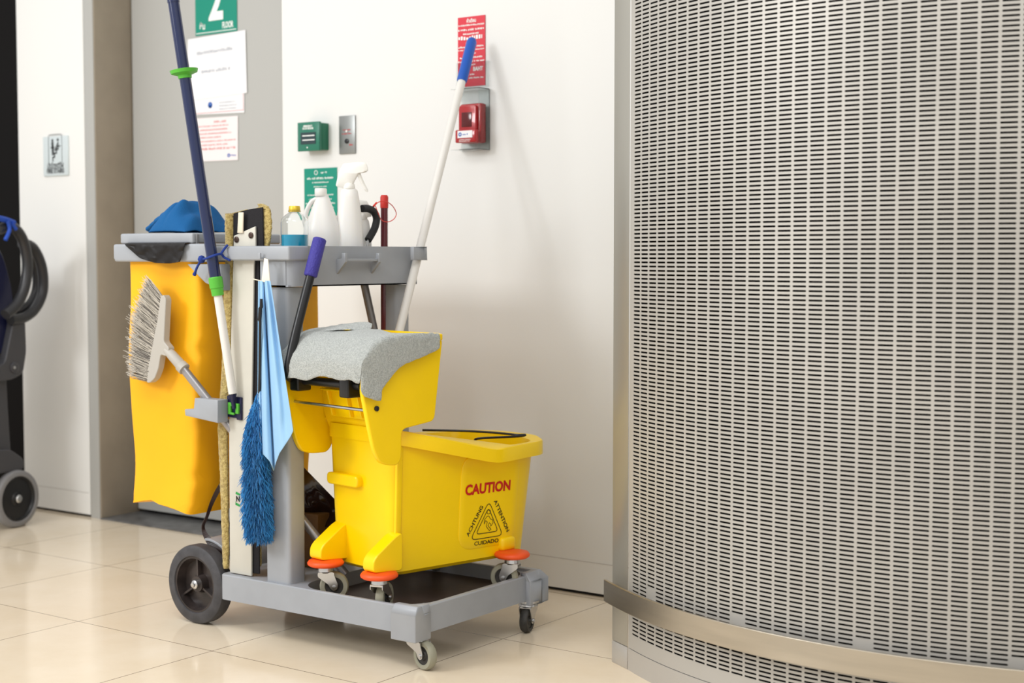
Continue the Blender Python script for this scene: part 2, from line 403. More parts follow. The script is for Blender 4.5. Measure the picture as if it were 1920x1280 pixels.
# deck: outer skirt, top rim, inner recess, floor
def at_z(poly, z): return [(p[0], p[1], z) for p in poly]
n_ = 6
outer = rrect(-3.3, YN, XF, YF, 0.02, n_); inner = rrect(-3.0, YN + 0.012, XF - 0.016, YF - 0.016, 0.09, n_)
inner2 = rrect(-2.995, YN + 0.016, XF - 0.022, YF - 0.022, 0.087, n_); out_in = rrect(-3.295, YN + 0.006, XF - 0.006, YF - 0.006, 0.012, n_)
mb = MB(); mb.loft([at_z(out_in, DZ0), at_z(outer, DZ0), at_z(outer, DZ1 - 0.003), at_z([(p[0] * 1, p[1]) for p in outer], DZ1 - 0.003), at_z(rrect(-3.297, YN + 0.003, XF - 0.003, YF - 0.003, 0.018, n_), DZ1),
                      at_z(inner, DZ1), at_z(inner2, DF)], False, False)
mb.loft([at_z(out_in, DZ0), at_z(rrect(-3.28, YN + .02, XF - .02, YF - .02, 0.02, n_), DF - 0.006)], False, True)
deck = mb.build('deck', M_grey, cart, smooth=35)
MB().prism(inner2, 'z', DF - 0.004, DF).build('deck_floor', M_deckfloor, cart, smooth=0)  # dark brown floor of the deck recess
# corner blocks
for y0, y1 in ((YN - 0.018, YN + 0.05), (YF - 0.075, YF + 0.022)):
    x0, x1 = XF - 0.08, (XF + 0.008 if y0 < 3.3 else XF + .018)
    r0 = rrect(x0, y0, x1, y1, 0.014, 3); r1 = rrect(x0, y0, x1, y1, 0.014, 3); cx = (XF - .035)
    cy = YN + 0.03 if y0 < YN + 0.1 and y0 < 3.3 else YF - 0.03
    top = [(cx + (p[0] - cx) * 0.72, cy + (p[1] - cy) * 0.72) for p in r0]
    if cy < 3.3:
        # near corner: outside faces only, the inner recess stays open
        b = rrect(x0, y0, x1, YN + 0.075, 0.014, 3)
        m = MB().box((x0, y0, 0.082), (x1, YN + 0.018, 0.155)).box((XF - 0.018, YN + 0.018, 0.082), (x1, YN + 0.05, 0.155))
        m.loft([[(x0, y0, .155), (x1, y0, .155), (x1, YN + .018, .155), (x0, YN + .018, .155)], [(x0, YN - 0.001, .178), (XF + .002, YN - 0.001, .178), (XF + .002, YN + .018, .178), (x0, YN + .018, .178)]])
        m.loft([[(XF - .018, YN + .017, .155), (x1, YN + .017, .155), (x1, YN + .05, .155), (XF - .018, YN + .05, .155)], [(XF - .018, YN + .017, .178), (XF + .002, YN + .017, .178), (XF + .002, YN + .05, .178), (XF - .018, YN + .05, .178)]])
        m.box((x0 + .01, y0 + .01, .094), (x1 - .01, YN + .05, .1))
        m.build('corner_block', M_grey, cart, smooth=0, bevel=0.004, seg=3)
    else:
        m = MB().box((x0, YF - .02, 0.085), (x1, y1, 0.158)).box((XF - 0.018, y0, 0.085), (x1, YF - .02, 0.158))
        m.loft([[(x0, YF - .02, .158), (x1, YF - .02, .158), (x1, y1, .158), (x0, y1, .158)], [(x0, YF - .02, .182), (XF + .002, YF - .02, .182), (XF + .002, YF + .002, .182), (x0, YF + .002, .182)]])
        m.loft([[(XF - .018, y0, .158), (x1, y0, .158), (x1, YF - .019, .158), (XF - .018, YF - .019, .158)], [(XF - .018, y0, .182), (XF + .002, y0, .182), (XF + .002, YF - .019, .182), (XF - .018, YF - .019, .182)]])
        m.box((x0 + .01, y0 + .01, .094), (x1 - .01, y1 - .02, .1))
        m.build('corner_block', M_grey, cart, smooth=0, bevel=0.004, seg=3)
# ribs under the deck seen in the gap
m = MB(); m.box((-3.2, YN + 0.1, 0.062), (-3.13, YF - 0.1, 0.11)); m.build('axle_support', M_greyd, cart, smooth=0, bevel=0.004)
# rear frame over the axle
WX, WR = -3.425, 0.121
fend = []
for k in range(13):
    a = math.radians(-5 + 100 * k / 12)
    c_, s_ = math.cos(a), math.sin(a)
    fend.append([(WX + r * c_, y, WR + r * s_) for r, y in ((0.126, YN + 0.068), (0.134, YN + 0.068), (0.134, YF - 0.068), (0.126, YF - 0.068))])
MB().loft(fend).build('rear_fender', M_grey, cart, smooth=40, bevel=0.002)
MB().box((-3.31, YN + .075, .09), (-3.28, YF - .075, DZ1 - .002)).build('deck_end', M_grey, cart, smooth=0, bevel=.003)
def rear_wheel(y0, y1, s):
    # s = -1 outer face towards -y
    M = Matrix.Translation((WX, y0, WR)) @ Matrix.Rotation(math.radians(90), 4, 'X')
    t = abs(y1 - y0); R_ = WR
    prof = [(0.086, 0.004), (0.088, 0), (R_ - 0.012, 0), (R_ - 0.002, 0.006), (R_, 0.012), (R_, -0.0 + t - 0.012), (R_ - .002, t - .006), (R_ - 0.012, t), (0.088, t), (0.086, t - 0.004)]
    # local z of the lathe points to -y after the turn; flip so that 0 is the outer face
    Mo = Matrix.Translation((WX, y0 if s < 0 else y1, WR)) @ Matrix.Rotation(math.radians(-90 if s < 0 else 90), 4, 'X')
    w = MB().lathe(prof, 56, Mo, False, False).loft([[Mo @ Vector((0.086 * math.cos(2 * math.pi * k / 56), 0.086 * math.sin(2 * math.pi * k / 56), z)) for k in range(56)] for z in (0.004, t - 0.004)], False, False)
    wo = w.build('wheel', M_blackr, cart, smooth=40)
    hp = [(0.086, 0.004), (0.080, 0.004), (0.074, 0.034), (0.03, 0.034), (0.024, 0.012), (0.0, 0.012)]
    hb = MB().lathe(hp + [(0, t - .004), (0.086, t - .004)], 56, Mo, False, False)
    for k in range(3):
        a = math.radians(120 * k + 28)
        Mr = Mo @ Matrix.Rotation(a, 4, 'Z')
        hb.box((0.02, -0.003, 0.016), (0.078, 0.003, 0.035), Mr)
    hb.build('hub', mat('hub_black', (62, 54, 52), 0.28, var=0.35, vscale=18), wo, smooth=30)
    MB().lathe([(0.0135, 0.012), (0.0135, 0.002), (0.011, 0.0), (0.007, -0.001), (0.007, -0.006), (0, -0.007)], 20, Mo).build('hub_bolt', M_steel, wo, smooth=40)
rear_wheel(YN + 0.012, YN + 0.066, -1); rear_wheel(YF - 0.066, YF - 0.012, 1)
MB().tube([(WX, YN + 0.05, WR), (WX, YF - .05, WR)], 0.008).build('axle', M_steel, cart)

def caster(parent, pos, top, R_, yaw, wname='wheel', w=0.022, mw=None, plate=0.024, off=0.03, world=True):
    """a swivel caster under `top`: fork (with plate and race) and its wheel; pos is the swivel axis on the ground it rolls on"""
    mw = mw or M_rubber
    x, y, z0 = pos; M = Matrix.Translation((x, y, z0)) @ Matrix.Rotation(yaw, 4, 'Z')
    ax = off; h = top - z0
    m = MB()
    m.lathe([(plate, h), (plate, h - 0.006), (plate * 0.86, h - 0.007), (plate * 0.9, h - 0.016), (plate * 0.8, h - 0.02)], 24, M)
    for s in (-1, 1):
        yy = s * (w / 2 + 0.006)
        poly = [(-plate * 0.85, h - 0.018), (plate * 0.95, h - 0.018), (plate * 0.95, h - 0.026), (ax + 0.011, R_ + 0.008), (ax + 0.009, R_ - 0.006), (ax, R_ - 0.011), (ax - 0.009, R_ - 0.006), (ax - 0.016, R_ + 0.008), (-plate * 0.85, h - 0.03)]
        poly = roundpoly(poly, 0.004, 2)
        m.loft([[M @ Vector((p[0], yy - 0.0012, p[1])) for p in poly], [M @ Vector((p[0], yy + 0.0012, p[1])) for p in poly]])
    m.box((-plate * 0.8, -w / 2 - 0.007, h - 0.022), (plate * 0.8, w / 2 + 0.007, h - 0.017), M)
    Ma = M @ Matrix.Translation((ax, -w / 2 - 0.011, R_)) @ Matrix.Rotation(math.radians(-90), 4, 'X')
    m.lathe([(0.0, 0), (0.006, 0.0005), (0.006, 0.004), (0.004, 0.005), (0.004, w + 0.019), (0.006, w + .02), (0.006, w + 0.024), (0, w + .0245)], 12, Ma)
    fo = m.build('caster', M_steel, parent, smooth=35)
    Mw = M @ Matrix.Translation((ax, -w / 2, R_)) @ Matrix.Rotation(math.radians(-90), 4, 'X')
    wm = MB(); wm.lathe([(R_ * .62, 0.002), (R_ * 0.66, 0), (R_ - 0.004, 0.0), (R_ - .001, 0.004), (R_, w / 2), (R_ - .001, w - 0.004), (R_ - 0.004, w), (R_ * 0.66, w), (R_ * .62, w - .002)], 40, Mw, False, False)
    wm.cur = 1; wm.lathe([(0.0, 0.004), (R_ * .3, 0.002), (R_ * .35, 0.005), (R_ * .62, 0.0035), (R_ * .62, w - .0035), (R_ * .35, w - .005), (R_ * .3, w - 0.002), (0, w - .004)], 40, Mw)
    wm.build(wname, [mw, M_tread], fo, smooth=35)
    return fo
# front casters: near one trails towards the camera's right, far one seen edge on
caster(cart, (-2.562, 3.122, 0), 0.094, 0.040, math.radians(-12), w=0.024, plate=0.033, off=0.03)
caster(cart, (-2.545, 3.62, 0), 0.096, 0.0375, math.radians(-75), w=0.024, plate=0.033, off=0.012, mw=M_tread)

# posts
for y0, y1 in ((YN + 0.012, YN + 0.082), (YF - 0.085, YF - 0.02)):
    MB().prism(rrect(-3.118 if y0 < 3.3 else -3.085, y0, -3.02, y1, 0.012, 3), 'z', DZ1 - 0.03, 1.032).build('post', M_grey, cart, smooth=35)
# tray
TX = -3.0; TT = 1.151; TB = 1.034
m = MB()
t_ = 0.004
TYN, TYF = YN + 0.005, YF - 0.01
for a, b in (((TX - t_, TYN + .04, TB), (TX, TYF - .03, TT)), ((-3.34, TYF - t_, TB), (TX, TYF, TT)), ((-3.34, TYN + .08, TB), (-3.336, TYF, TT)), ((-3.34, TYN + .08, TB), (-3.125, TYN + .084, TT)),
             ((-3.125, TYN, TB), (-3.121, TYN + .084, TT - .04)), ((-3.125, TYN, TB), (TX - .02, TYN + t_, TT - .03)), ((-3.34, TYN + .08, TB), (TX, TYF, TB + t_)), ((-3.125, TYN, TB), (TX - .01, TYN + .09, TB + t_))):
    m.box(a, b)
# rounded near corner of the deep section
arc = [(TX - 0.03 + 0.03 * math.cos(a), TYN + 0.045 - 0.045 * math.sin(a)) for a in [math.radians(9 * k) for k in range(11)]]
arc2 = [(TX - 0.03 + 0.026 * math.cos(a), TYN + 0.045 - 0.041 * math.sin(a)) for a in [math.radians(9 * k) for k in range(11)]]
m.loft([at_z(arc + arc2[::-1], TB), at_z(arc + arc2[::-1], TT - 0.03)])
tray = m.build('tray', M_grey, cart, smooth=35)
# band rail round the tray with corner ears
BZ = 1.109
EX = TX + 0.008; EY = 3.158
MB().prism([(-3.33, YN - .01), (EX, YN - .01), (EX, EY), (EX - .012, EY), (EX - .012, YN + .002), (-3.33, YN + .002)], 'z', BZ, TT).build('side_rail', M_grey, cart, smooth=0, bevel=0.006, seg=3)
MB().box((-3.34, YF - 0.002, BZ), (TX + 0.008, YF + .01, TT)).build('side_rail', M_grey, cart, smooth=0, bevel=0.006, seg=3)
fy0 = G.px(776, 470, TX + 0.045)[1]; fy1 = G.px(801, 470, TX + 0.045)[1]
m = MB().box((TX + 0.03, fy0, BZ), (TX + 0.045, fy1, TT)).box((TX - 0.004, fy1 - 0.012, BZ), (TX + 0.045, fy1, TT)).box((TX - .004, YF - .02, BZ), (TX + .0, fy1, TT))
m.build('mop_clip', M_grey, cart, smooth=0, bevel=0.004, seg=3)
# side rail hook
m = MB().box((-3.098, YN - 0.022, BZ + 0.004), (-3.09, YN - 0.008, BZ + 0.010)).box((-3.098, YN - 0.026, BZ + 0.004), (-3.09, YN - 0.02, BZ + 0.022))
m.build('hook', M_grey, cart, smooth=0, bevel=0.001)
# front bracket: two triangular lugs joined by a bar
ya, yb, yc, yd = [G.px(u, 490, TX)[1] for u in (631, 650, 695, 710)]
for y0 in (ya, yc):
    pl = [(TX, 1.113), (TX + 0.02, 1.115), (TX + 0.02, 1.131), (TX + 0.034, 1.131), (TX + 0.034, 1.104), (TX, 1.069)]
    MB().loft([[(p[0], y0, p[1]) for p in pl], [(p[0], y0 + 0.01, p[1]) for p in pl]]).build('lug', M_grey, cart, smooth=0, bevel=0.001)
MB().box((TX + 0.012, ya + 0.008, 1.106), (TX + 0.03, yc + 0.004, 1.114)).build('lug_bar', M_grey, cart, smooth=0, bevel=0.001)
# rear bag frame and lid
m = MB()
BT = 1.159
def band2(x0, x1, z0, z1):
    m.box((x0, YN - 0.006, z0), (x1, YN + 0.012, z1)); m.box((x0, YF - 0.012, z0), (x1, YF + .006, z1))
band2(-3.752, -3.31, 1.104, BT)
m.box((-3.756, YN - .006, 1.11), (-3.74, YF + .006, BT)); m.box((-3.325, YN, 1.104), (-3.31, YF, BT))
m.build('bag_frame', M_grey, cart, smooth=0, bevel=0.007, seg=3)
lx0 = G.py(225, 447, YN)[0]; lx1 = G.py(361, 447, YN)[0]; zt = G.py(300, 437, YN)[2]
m = MB().box((lx0, YN, BT + 0.001), (lx1, G.px(527, 447, lx1)[1], zt)); m.build('bin_lid', M_grey, cart, smooth=0, bevel=0.006, seg=3)
MB().box((lx1 - .003, YN + 0.012, BT - .002), (lx1 + 0.006, YN + 0.022, zt - .004)).build('lid_hinge', M_greyd, cart, smooth=0, bevel=.002)
# gusset under the frame
q = [G.py(u, v, YN + 0.004) for u, v in ((352, 495), (418, 495), (418, 545), (386, 530))]
MB().loft([[(p[0], YN + 0.001, p[2]) for p in q], [(p[0], YN + 0.05, p[2]) for p in q]]).build('gusset', M_grey, cart, smooth=0, bevel=.002)
# tool ledge half way up
q = [G.py(u, v, YN - 0.03) for u, v in ((346, 767), (363, 767), (365, 746), (408, 750), (408, 793), (347, 779))]
MB().loft([[(p[0], YN - 0.03, p[2]) for p in q], [(p[0], YN + 0.012, p[2]) for p in q]]).build('tool_ledge', M_grey, cart, smooth=0, bevel=.002)
zl = q[3][2]
MB().box((q[3][0] - .02, YN + .062, zl - .035), (-3.1, YN + .075, zl - .003)).box((q[3][0] - .03, YN + .0, zl - .035), (q[3][0] - .015, YN + .075, zl - .003)).build('ledge_arm', M_grey, cart, smooth=0, bevel=.002)

# ------------------------------------------------------------------ bucket
B = Frame((-2.824, 3.131, 0), -10, .0143, .987)
bucket = thing('mop_bucket', 'yellow wheeled mop bucket with red CAUTION lettering on the cart deck', 'bucket', B.w((0, 0, 0)), B.deg); bucket.scale = (1, 1, B.zs)
NLT = B.py(612, 800, .05)[0]; NLB = B.py(624, 1040, .06)[0]
P_rim = [(NLT - .002, .047), (.146, .047), (.238, .37), (.188, .60), (.07, .685), (-.09, .685), (-.21, .60), (-.26, .37)]
P_top = [(NLT, .05), (.142, .05), (.187, .50), (.165, .58), (.06, .63), (-.08, .63), (-.19, .58), (-.21, .50)]
P_bot = [(NLB, .06), (.128, .055), (.155, .50), (.135, .56), (.05, .59), (-.06, .59), (-.155, .56), (-.172, .50)]
def zr(y):
    t = min(max((y - .05) / .32, 0), 1); t = t * t * (3 - 2 * t) * .4 + t * .6
    return .634 - .072 * t
def lerp2(A, C, t): return [(a[0] * (1 - t) + c[0] * t, a[1] * (1 - t) + c[1] * t) for a, c in zip(A, C)]
rp = lambda P, r=.04: roundpoly(P, r, 5)
def ring(P, z): return [(p[0], p[1], z(p) if callable(z) else z) for p in P]
bot, top, rim = rp(P_bot), rp(P_top), rp(P_rim)
def inset(P, d):
    n = len(P); out = []
    for i in range(n):
        a = Vector(P[i - 1]); b = Vector(P[(i + 1) % n]); t = (b - a)
        if t.length < 1e-9: out.append(P[i]); continue
        t.normalize(); out.append((P[i][0] - t.y * d, P[i][1] + t.x * d))
    return out
botin = rp([(p[0] * .9, .325 + (p[1] - .325) * .94) for p in P_bot])
m = MB(); rings = [ring(botin, .214), ring(bot, .226)]
for t in (.25, .5, .75, .93):
    q = lerp2(bot, top, t); rings.append([(p[0], p[1], .226 * (1 - t) + (zr(p[1]) - .03) * t) for p in q])
ti = inset(top, .004)
rings += [ring(top, lambda p: zr(p[1]) - .014), ring(lerp2(top, rim, .93), lambda p: zr(p[1]) - .042), ring(rim, lambda p: zr(p[1]) - .042), ring(rim, lambda p: zr(p[1]) - .004),
          ring(lerp2(rim, ti, .08), lambda p: zr(p[1])), ring(ti, lambda p: zr(p[1]) - .002), ring(inset(top, .008), lambda p: zr(p[1]) - .02), ring(inset(bot, .006), .24)]
m.loft(rings, True, True)
m.build('body', M_yel, bucket, True, smooth=35)
# feet over the casters
for x0, x1, s in ((-.136, -.082, 1), (.108, .156, 1)):
    pr = roundpoly([(.07, .345), (.045, .335), (-.022, .29), (-.034, .275), (-.036, .243), (.07, .235)], .016, 4)
    MB().loft([[(x0, p[0], p[1]) for p in pr], [(x1, p[0], p[1]) for p in pr]]).build('foot', M_yel, bucket, True, smooth=30, bevel=.008, seg=4)
for x0, x1 in ((.12, .172), (-.18, -.12)):
    MB().box((x0, .44, .238), (x1, .50, .28)).build('foot', M_yel, bucket, True, smooth=0, bevel=.012, seg=3)
# lug on the near face
MB().prism(roundpoly([(-.142, .455), (.0, .455), (.0, .490), (-.142, .490)], .014, 4), 'y', .032, .06).build('lug', M_yel, bucket, True, smooth=30, bevel=.005, seg=3)
# corner flute of the body
def RS(y, z, o=0.0):
    t = (z - .226) / (zr(y) - .03 - .226); nx = .128 + .014 * t; fx = .155 + .032 * t
    return Vector((nx + (fx - nx) * (y - .05) / .45 + o, y, z))
# raised panel that carries the lettering
PC = (.388, .40)
pan = [p for p in roundpoly([(.285, .258), (.498, .258), (.498, .548), (.285, .542)], .055, 8)]
def psc(k): return [(PC[0] + (p[0] - PC[0]) * k, PC[1] + (p[1] - PC[1]) * k) for p in pan]
MB().loft([[RS(p[0], p[1], -.003) for p in pan], [RS(p[0], p[1], .0012) for p in pan]] + [[RS(p[0], p[1], .0028) for p in psc(k)] for k in (.975, .8, .6, .4, .2, .02)]).build('raised_panel', M_yel, bucket, True, smooth=50)
rb = [(.058, .25), (.078, .25), (.078, .585), (.058, .60)]
MB().loft([[RS(p[0], p[1], -.004) for p in rb], [RS(p[0], p[1], .007) for p in rb]]).build('corner_rib', M_yel, bucket, True, smooth=0, bevel=.003)
ux = (RS(.45, .4) - RS(.3, .4)).normalized(); uz = (RS(.4, .5) - RS(.4, .3)).normalized()
TO = .0038
def mark(u, v):
    p = B.px(u, v, .172); return RS(p[1], p[2], TO)
m = MB(); c0 = mark(916, 914); w_ = (mark(955, 908) - mark(877, 919)).length
text_on(m, 'CAUTION', c0, ux, uz, .042, w_, .0016); m.build('caution_word', mat('red_print', (196, 22, 14), .5), bucket, True, smooth=0, recalc=False)
# slippery floor triangle
def outline(mb, pts, w, closed=True, n=None):
    k = len(pts)
    for i in range(k if closed else k - 1):
        a = Vector(pts[i]); b = Vector(pts[(i + 1) % k]); t = (b - a)
        if t.length < 1e-7: continue
        t.normalize(); q = Vector((-t.y, t.x)) * w / 2
        mb.append([a - q - t * w * .3, b - q + t * w * .3, b + q + t * w * .3, a + q - t * w * .3])
quads = []
cx, cz = (mark(919, 975)).y, (mark(919, 975)).z
hgt = (mark(918, 938).z - mark(918, 1006).z); wid = (mark(947, 1000) - mark(890, 1007)).length
T0 = [(-wid / 2, -hgt / 2), (wid / 2, -hgt / 2), (0, hgt / 2 * 1.05)]
outline(quads, roundpoly(T0, wid * .16, 4), .0022)
outline(quads, roundpoly([(p[0] * .68, p[1] * .68 - hgt * .02) for p in T0], wid * .1, 4), .0022)
s_ = hgt / 68
fig = [(-8, -9), (-8, -1), (-2, 5), (2, 5), (6, -1), (11, -3), (13, -9), (8, -15), (7, -10), (4, -8), (1, -13), (9, -21), (5, -23), (-3, -14), (-1, -6), (-5, -3)]
outline(quads, [(p[0] * s_, (p[1] + 2) * s_) for p in fig], .0016)
outline(quads, [(4 * math.cos(a) * s_ + 1 * s_, (15 + 4 * math.sin(a)) * s_) for a in [k * math.pi / 6 for k in range(12)]], .0016)
m = MB()
for q in quads: m.add([RS(cx + p.x, cz + p.y, TO) for p in q], [(0, 1, 2, 3)])
an = math.degrees(math.atan2(hgt, wid / 2))
for body, fx, fz, r in (('ACHTUNG', -.40, .02, an), ('ATTENTION', .42, .06, -an), ('CUIDADO', 0, -.62, 0)):
    text_on(m, body, RS(cx + fx * wid, cz + fz * hgt, TO), ux, uz, .0165, wid * (.95 if body == 'ATTENTION' else .80 if r else .74), .0003, r)
m.build('warning_sign', mat('black_print', (30, 26, 10), .5), bucket, True, smooth=0, recalc=False)
# wire bail resting on the rim
bw = [B.pz(*q) for q in ((792, 806, .585), (880, 808, .582), (940, 812, .578), (968, 815, .575), (985, 815, .574), (970, 818, .571), (896, 822, .57), (895, 830, .55))]
MB().tube(spline([B.w(p) for p in bw], 6), .0035, 8).build('bail', M_black, bucket)
DK = .235
cast = [((-.1, -.004), 40), ((.138, .0), 108), ((.19, .462), 200), ((-.17, .475), 120)]
for (x, y), yw in cast:
    w = B.w((x, y, 0))
    Mo = Matrix.Translation((w.x, w.y, 0))
    MB().lathe([(0.02, .2335), (.046, .2335), (.052, .238), (.053, .243), (.048, .250), (.03, .2525), (0, .2525)], 40, Mo).build('bumper_disc', M_orange, bucket, smooth=50)
    caster(bucket, (w.x, w.y, DF), .2345, .042, math.radians(yw), w=.024, plate=.026, off=.036 if yw == 108 else .024)

# ------------------------------------------------------------------ wringer
wr = thing('mop_wringer', 'yellow mop wringer with a press lever, hooked on the end of the bucket', 'wringer', B.w((0, 0, .54)), B.deg); wr.scale = (1, 1, B.zs)
def wl(p): return (p[0], p[1], p[2] - .54)
prof = [(-.048, .888), (-.085, .80), (-.093, .757), (-.073, .668), (-.053, .588), (-.032, .553), (.0, .543), (.03, .541), (.044, .56), (.045, .640), (.165, .655), (.197, .890)]
pr = roundpoly(prof, .018, 4)
prof_l = prof[:7] + [(.058, .541), (.078, .56), (.078, .645)] + prof[10:]
for x0, x1, nm in ((-.190, -.172, 'side_plate'), (.168, .184, 'side_plate')):
    pr = roundpoly(prof_l if x0 < 0 else prof, .018, 4)
    MB().loft([[wl((x0, p[0], p[1])) for p in pr], [wl((x1, p[0], p[1])) for p in pr]]).build(nm, M_yel, wr, True, smooth=30, bevel=.004, seg=3)
m = MB(); pts = lambda L: [wl(p) for p in L]
# back wall, rear lip, floor of the basket and front wall under the press
m.loft([pts([(-.172, .155, .652), (.168, .155, .652), (.168, .165, .652), (-.172, .165, .652)]), pts([(-.172, .185, .89), (.168, .185, .89), (.168, .195, .89), (-.172, .195, .89)])])
m.build('back_wall', M_yel, wr, True, smooth=0, bevel=.002)
lip = [(-.200, .04), (-.200, .175), (-.16, .212), (.15, .212), (.196, .185), (.196, .02), (.182, .02), (.182, .175), (.145, .196), (-.155, .196), (-.186, .165), (-.186, .04)]
MB().loft([pts([(p[0], p[1], .884) for p in lip]), pts([(p[0], p[1], .902) for p in lip])]).build('top_lip', M_yel, wr, True, smooth=0, bevel=.003)
m = MB(); m.loft([pts([(-.172, .05, .64), (.168, .05, .64), (.168, .165, .655), (-.172, .165, .655)]), pts([(-.172, .05, .648), (.168, .05, .648), (.168, .165, .663), (-.172, .165, .663)])])
m.build('basket_floor', M_yel, wr, True, smooth=0, bevel=.002)
# press plate with ribs
ppl = MB().loft([pts([(-.115, .035, .655), (.165, .035, .655), (.165, .043, .655), (-.115, .043, .655)]), pts([(-.135, .02, .755), (.165, .02, .755), (.165, .028, .755), (-.135, .028, .755)])])
ppl.build('press_plate', M_yel, wr, True, smooth=0, bevel=.003)
for x in (-.105, -.02, .03, .08, .13):
    MB().loft([pts([(x, .022, .66), (x + .007, .022, .66), (x + .007, .036, .66), (x, .036, .66)]), pts([(x - .012, .008, .75), (x - .005, .008, .75), (x - .005, .022, .75), (x - .012, .022, .75)])]).build('press_rib', M_yel, wr, True, smooth=0, bevel=.0015)
MB().box(wl((-.13, .002, .733)), wl((.15, .022, .739))).build('press_ledge', M_yel, wr, True, smooth=0, bevel=.002)
MB().loft([pts([(-.15, .058, .60), (.136, .058, .60), (.136, .066, .60), (-.15, .066, .60)]), pts([(-.172, .046, .665), (.168, .046, .665), (.168, .054, .665), (-.172, .054, .665)]), pts([(-.172, .03, .885), (.168, .03, .885), (.168, .038, .885), (-.172, .038, .885)])]).build('front_wall', M_yel, wr, True, smooth=0, bevel=.002)
# rod, pivot bar, lever yokes
MB().tube([wl((-.172, -.055, .70)), wl((.170, -.055, .698))], .0045, 10).build('cross_rod', M_steel, wr, True)
MB().tube([wl((-.145, -.058, .765)), wl((.14, -.058, .765))], .013, 16).build('pivot_bar', M_black, wr, True)
for x0, x1, z0 in ((-.158, -.118, .735), (.07, .112, .73)):
    MB().box(wl((x0, -.085, z0)), wl((x1, -.035, .805))).build('yoke', M_black, wr, True, smooth=0, bevel=.006, seg=3)
sp = [wl((.122 + .010 * 0 + .0016 * k / 2, -.055 + .013 * math.cos(k * .8), .775 + .013 * math.sin(k * .8))) for k in range(44)]
MB().tube(sp, .0018, 6).build('spring', M_steel, wr, True)
Mb = Matrix.Translation(wl((.183, -.045, .705))) @ Matrix.Rotation(math.radians(90), 4, 'Y')
MB().lathe([(0.0075, 0), (.0075, .005), (.005, .007), (0, .007)], 16, Mb).build('pivot_cap', M_black, wr, True)
Mb = Matrix.Translation(wl((-.172, -.04, .765))) @ Matrix.Rotation(math.radians(90), 4, 'Y')
MB().lathe([(0.03, 0), (.03, .004), (.026, .006), (.0, .006)], 24, Mb).build('pivot_boss', M_yel, wr, True)
# lever
lt = B.l(G.px(600, 447, -2.948)); g0 = B.l(G.px(582, 517, -2.952)); lb = B.l(G.px(551, 640, -2.965)); le = B.l(G.px(541, 700, -2.975))
tw = [wl(p) for p in (g0, lb, le, (-.175, -.055, .765))]
MB().tube(spline(tw, 6), [.013] * 14 + [.012] * 5, 14).build('lever', M_black, wr, True)
MB().tube([wl(g0 + (lt - g0) * t) for t in (-.02, .0, .03, .97, 1.0)], [.015, .0185, .0195, .0195, .016], 18).build('lever_grip', mat('grip_violet', (58, 52, 142), .6, bump=.6, bscale=180), wr, True, smooth=50)

# ------------------------------------------------------------------ towel over the wringer
M_towel = mat('towel_grey', (196, 200, 196), 0.95, bump=1.0, bscale=420, rgb2=(158, 163, 160), vscale=260, sheen=0.4)
tw = MB()
def towel_pt(x, r):
    """r: 0 back .. 1 front top edge .. 2 hem; x across"""
    hem = .772 + .006 * math.sin(x * 45) + (.012 if -.03 < x < .16 else 0) + (.012 if x < -.17 else 0)
    back = .045 + .02 * math.sin(x * 19 + 1)
    if r <= 1:
        y = back + (-.052 - back) * r; z = .908 + .004 * math.sin(x * 25) - .013 * r ** 2
    else:
        t = r - 1; y = -.064 - .045 * min(t * 2, 1) - .004 * math.sin(x * 50) * t; z = .888 + (hem - .888) * t
    return y, z
rows = []
xs = [-.212, -.20, -.17, -.13, -.09, -.05, -.01, .03, .07, .11, .15, .18, .198]
rs = [0, .2, .4, .6, .8, .93, 1.05, 1.18, 1.35, 1.55, 1.8, 2.0]
for r in rs:
    row = []
    for x in xs:
        y, z = towel_pt(x, r)
        if x < -.2: z -= .012
        kx = .70 if r <= 1 else .70 + .26 * (r - 1)
        row.append(wl((x if x > -.05 else -.05 + (x + .05) * kx, y, z)))
    y, z = towel_pt(.198, r)
    for k, t in enumerate((.12, .35, .7, 1.0)):
        hang = .085 + .06 * r if r <= 1 else .16
        if r <= 1: row.append(wl((.206, y, z - hang * t)))
        else:
            q = r - 1; zt2 = .888 - .115 * q * .55
            row.append(wl((.205 - .01 * q, y + .03 * t * (1 - q), zt2 - (zt2 - (.888 - .165 + .03 * q)) * t)))
    rows.append(row)
side = []
for yy, hang, zt2 in ((.165, .036, .902), (.15, .046, .903), (.12, .056, .904), (.085, .066, .905)):
    side.append([wl((.1985, yy, zt2 - .004)), wl((.2, yy, zt2)), wl((.203, yy, zt2 - .002))] + [wl((.2065, yy, zt2 - .004 - hang * t)) for t in (.12, .35, .7, 1.0)])
tw.grid(rows)
main_first = rows[0]
side.append([main_first[10], main_first[11], main_first[12]] + main_first[13:])
tw.grid(side)
tt = thing('towel', 'light grey terry towel draped over the top of the yellow wringer', 'towel', B.w((0, 0, .8)), B.deg)
def shift(mb, dz):
    mb.v = [Vector((v.x, v.y, v.z + dz)) for v in mb.v]
shift(tw, .54 - .8)
bm_t = tw.build('cloth', M_towel, tt, True, smooth=0, solid=.006, subsurf=2, disp=(.006, .02))
for p in bm_t.data.polygons: p.use_smooth = True
fl = MB()
fl.grid([[wl(p) for p in r_] for r_ in (((-.18, .03, .905), (-.12, .06, .915), (-.06, .085, .925), (.0, .09, .93)), ((-.15, .0, .905), (-.09, .03, .918), (-.03, .055, .93), (.025, .075, .925)), ((-.12, -.03, .90), (-.06, -.01, .908), (.0, .02, .912), (.05, .05, .904)))])
shift(fl, .54 - .8)
o = fl.build('folded_corner', M_towel, tt, True, smooth=0, solid=.007, subsurf=2, disp=(.006, .02))
for p in o.data.polygons: p.use_smooth = True

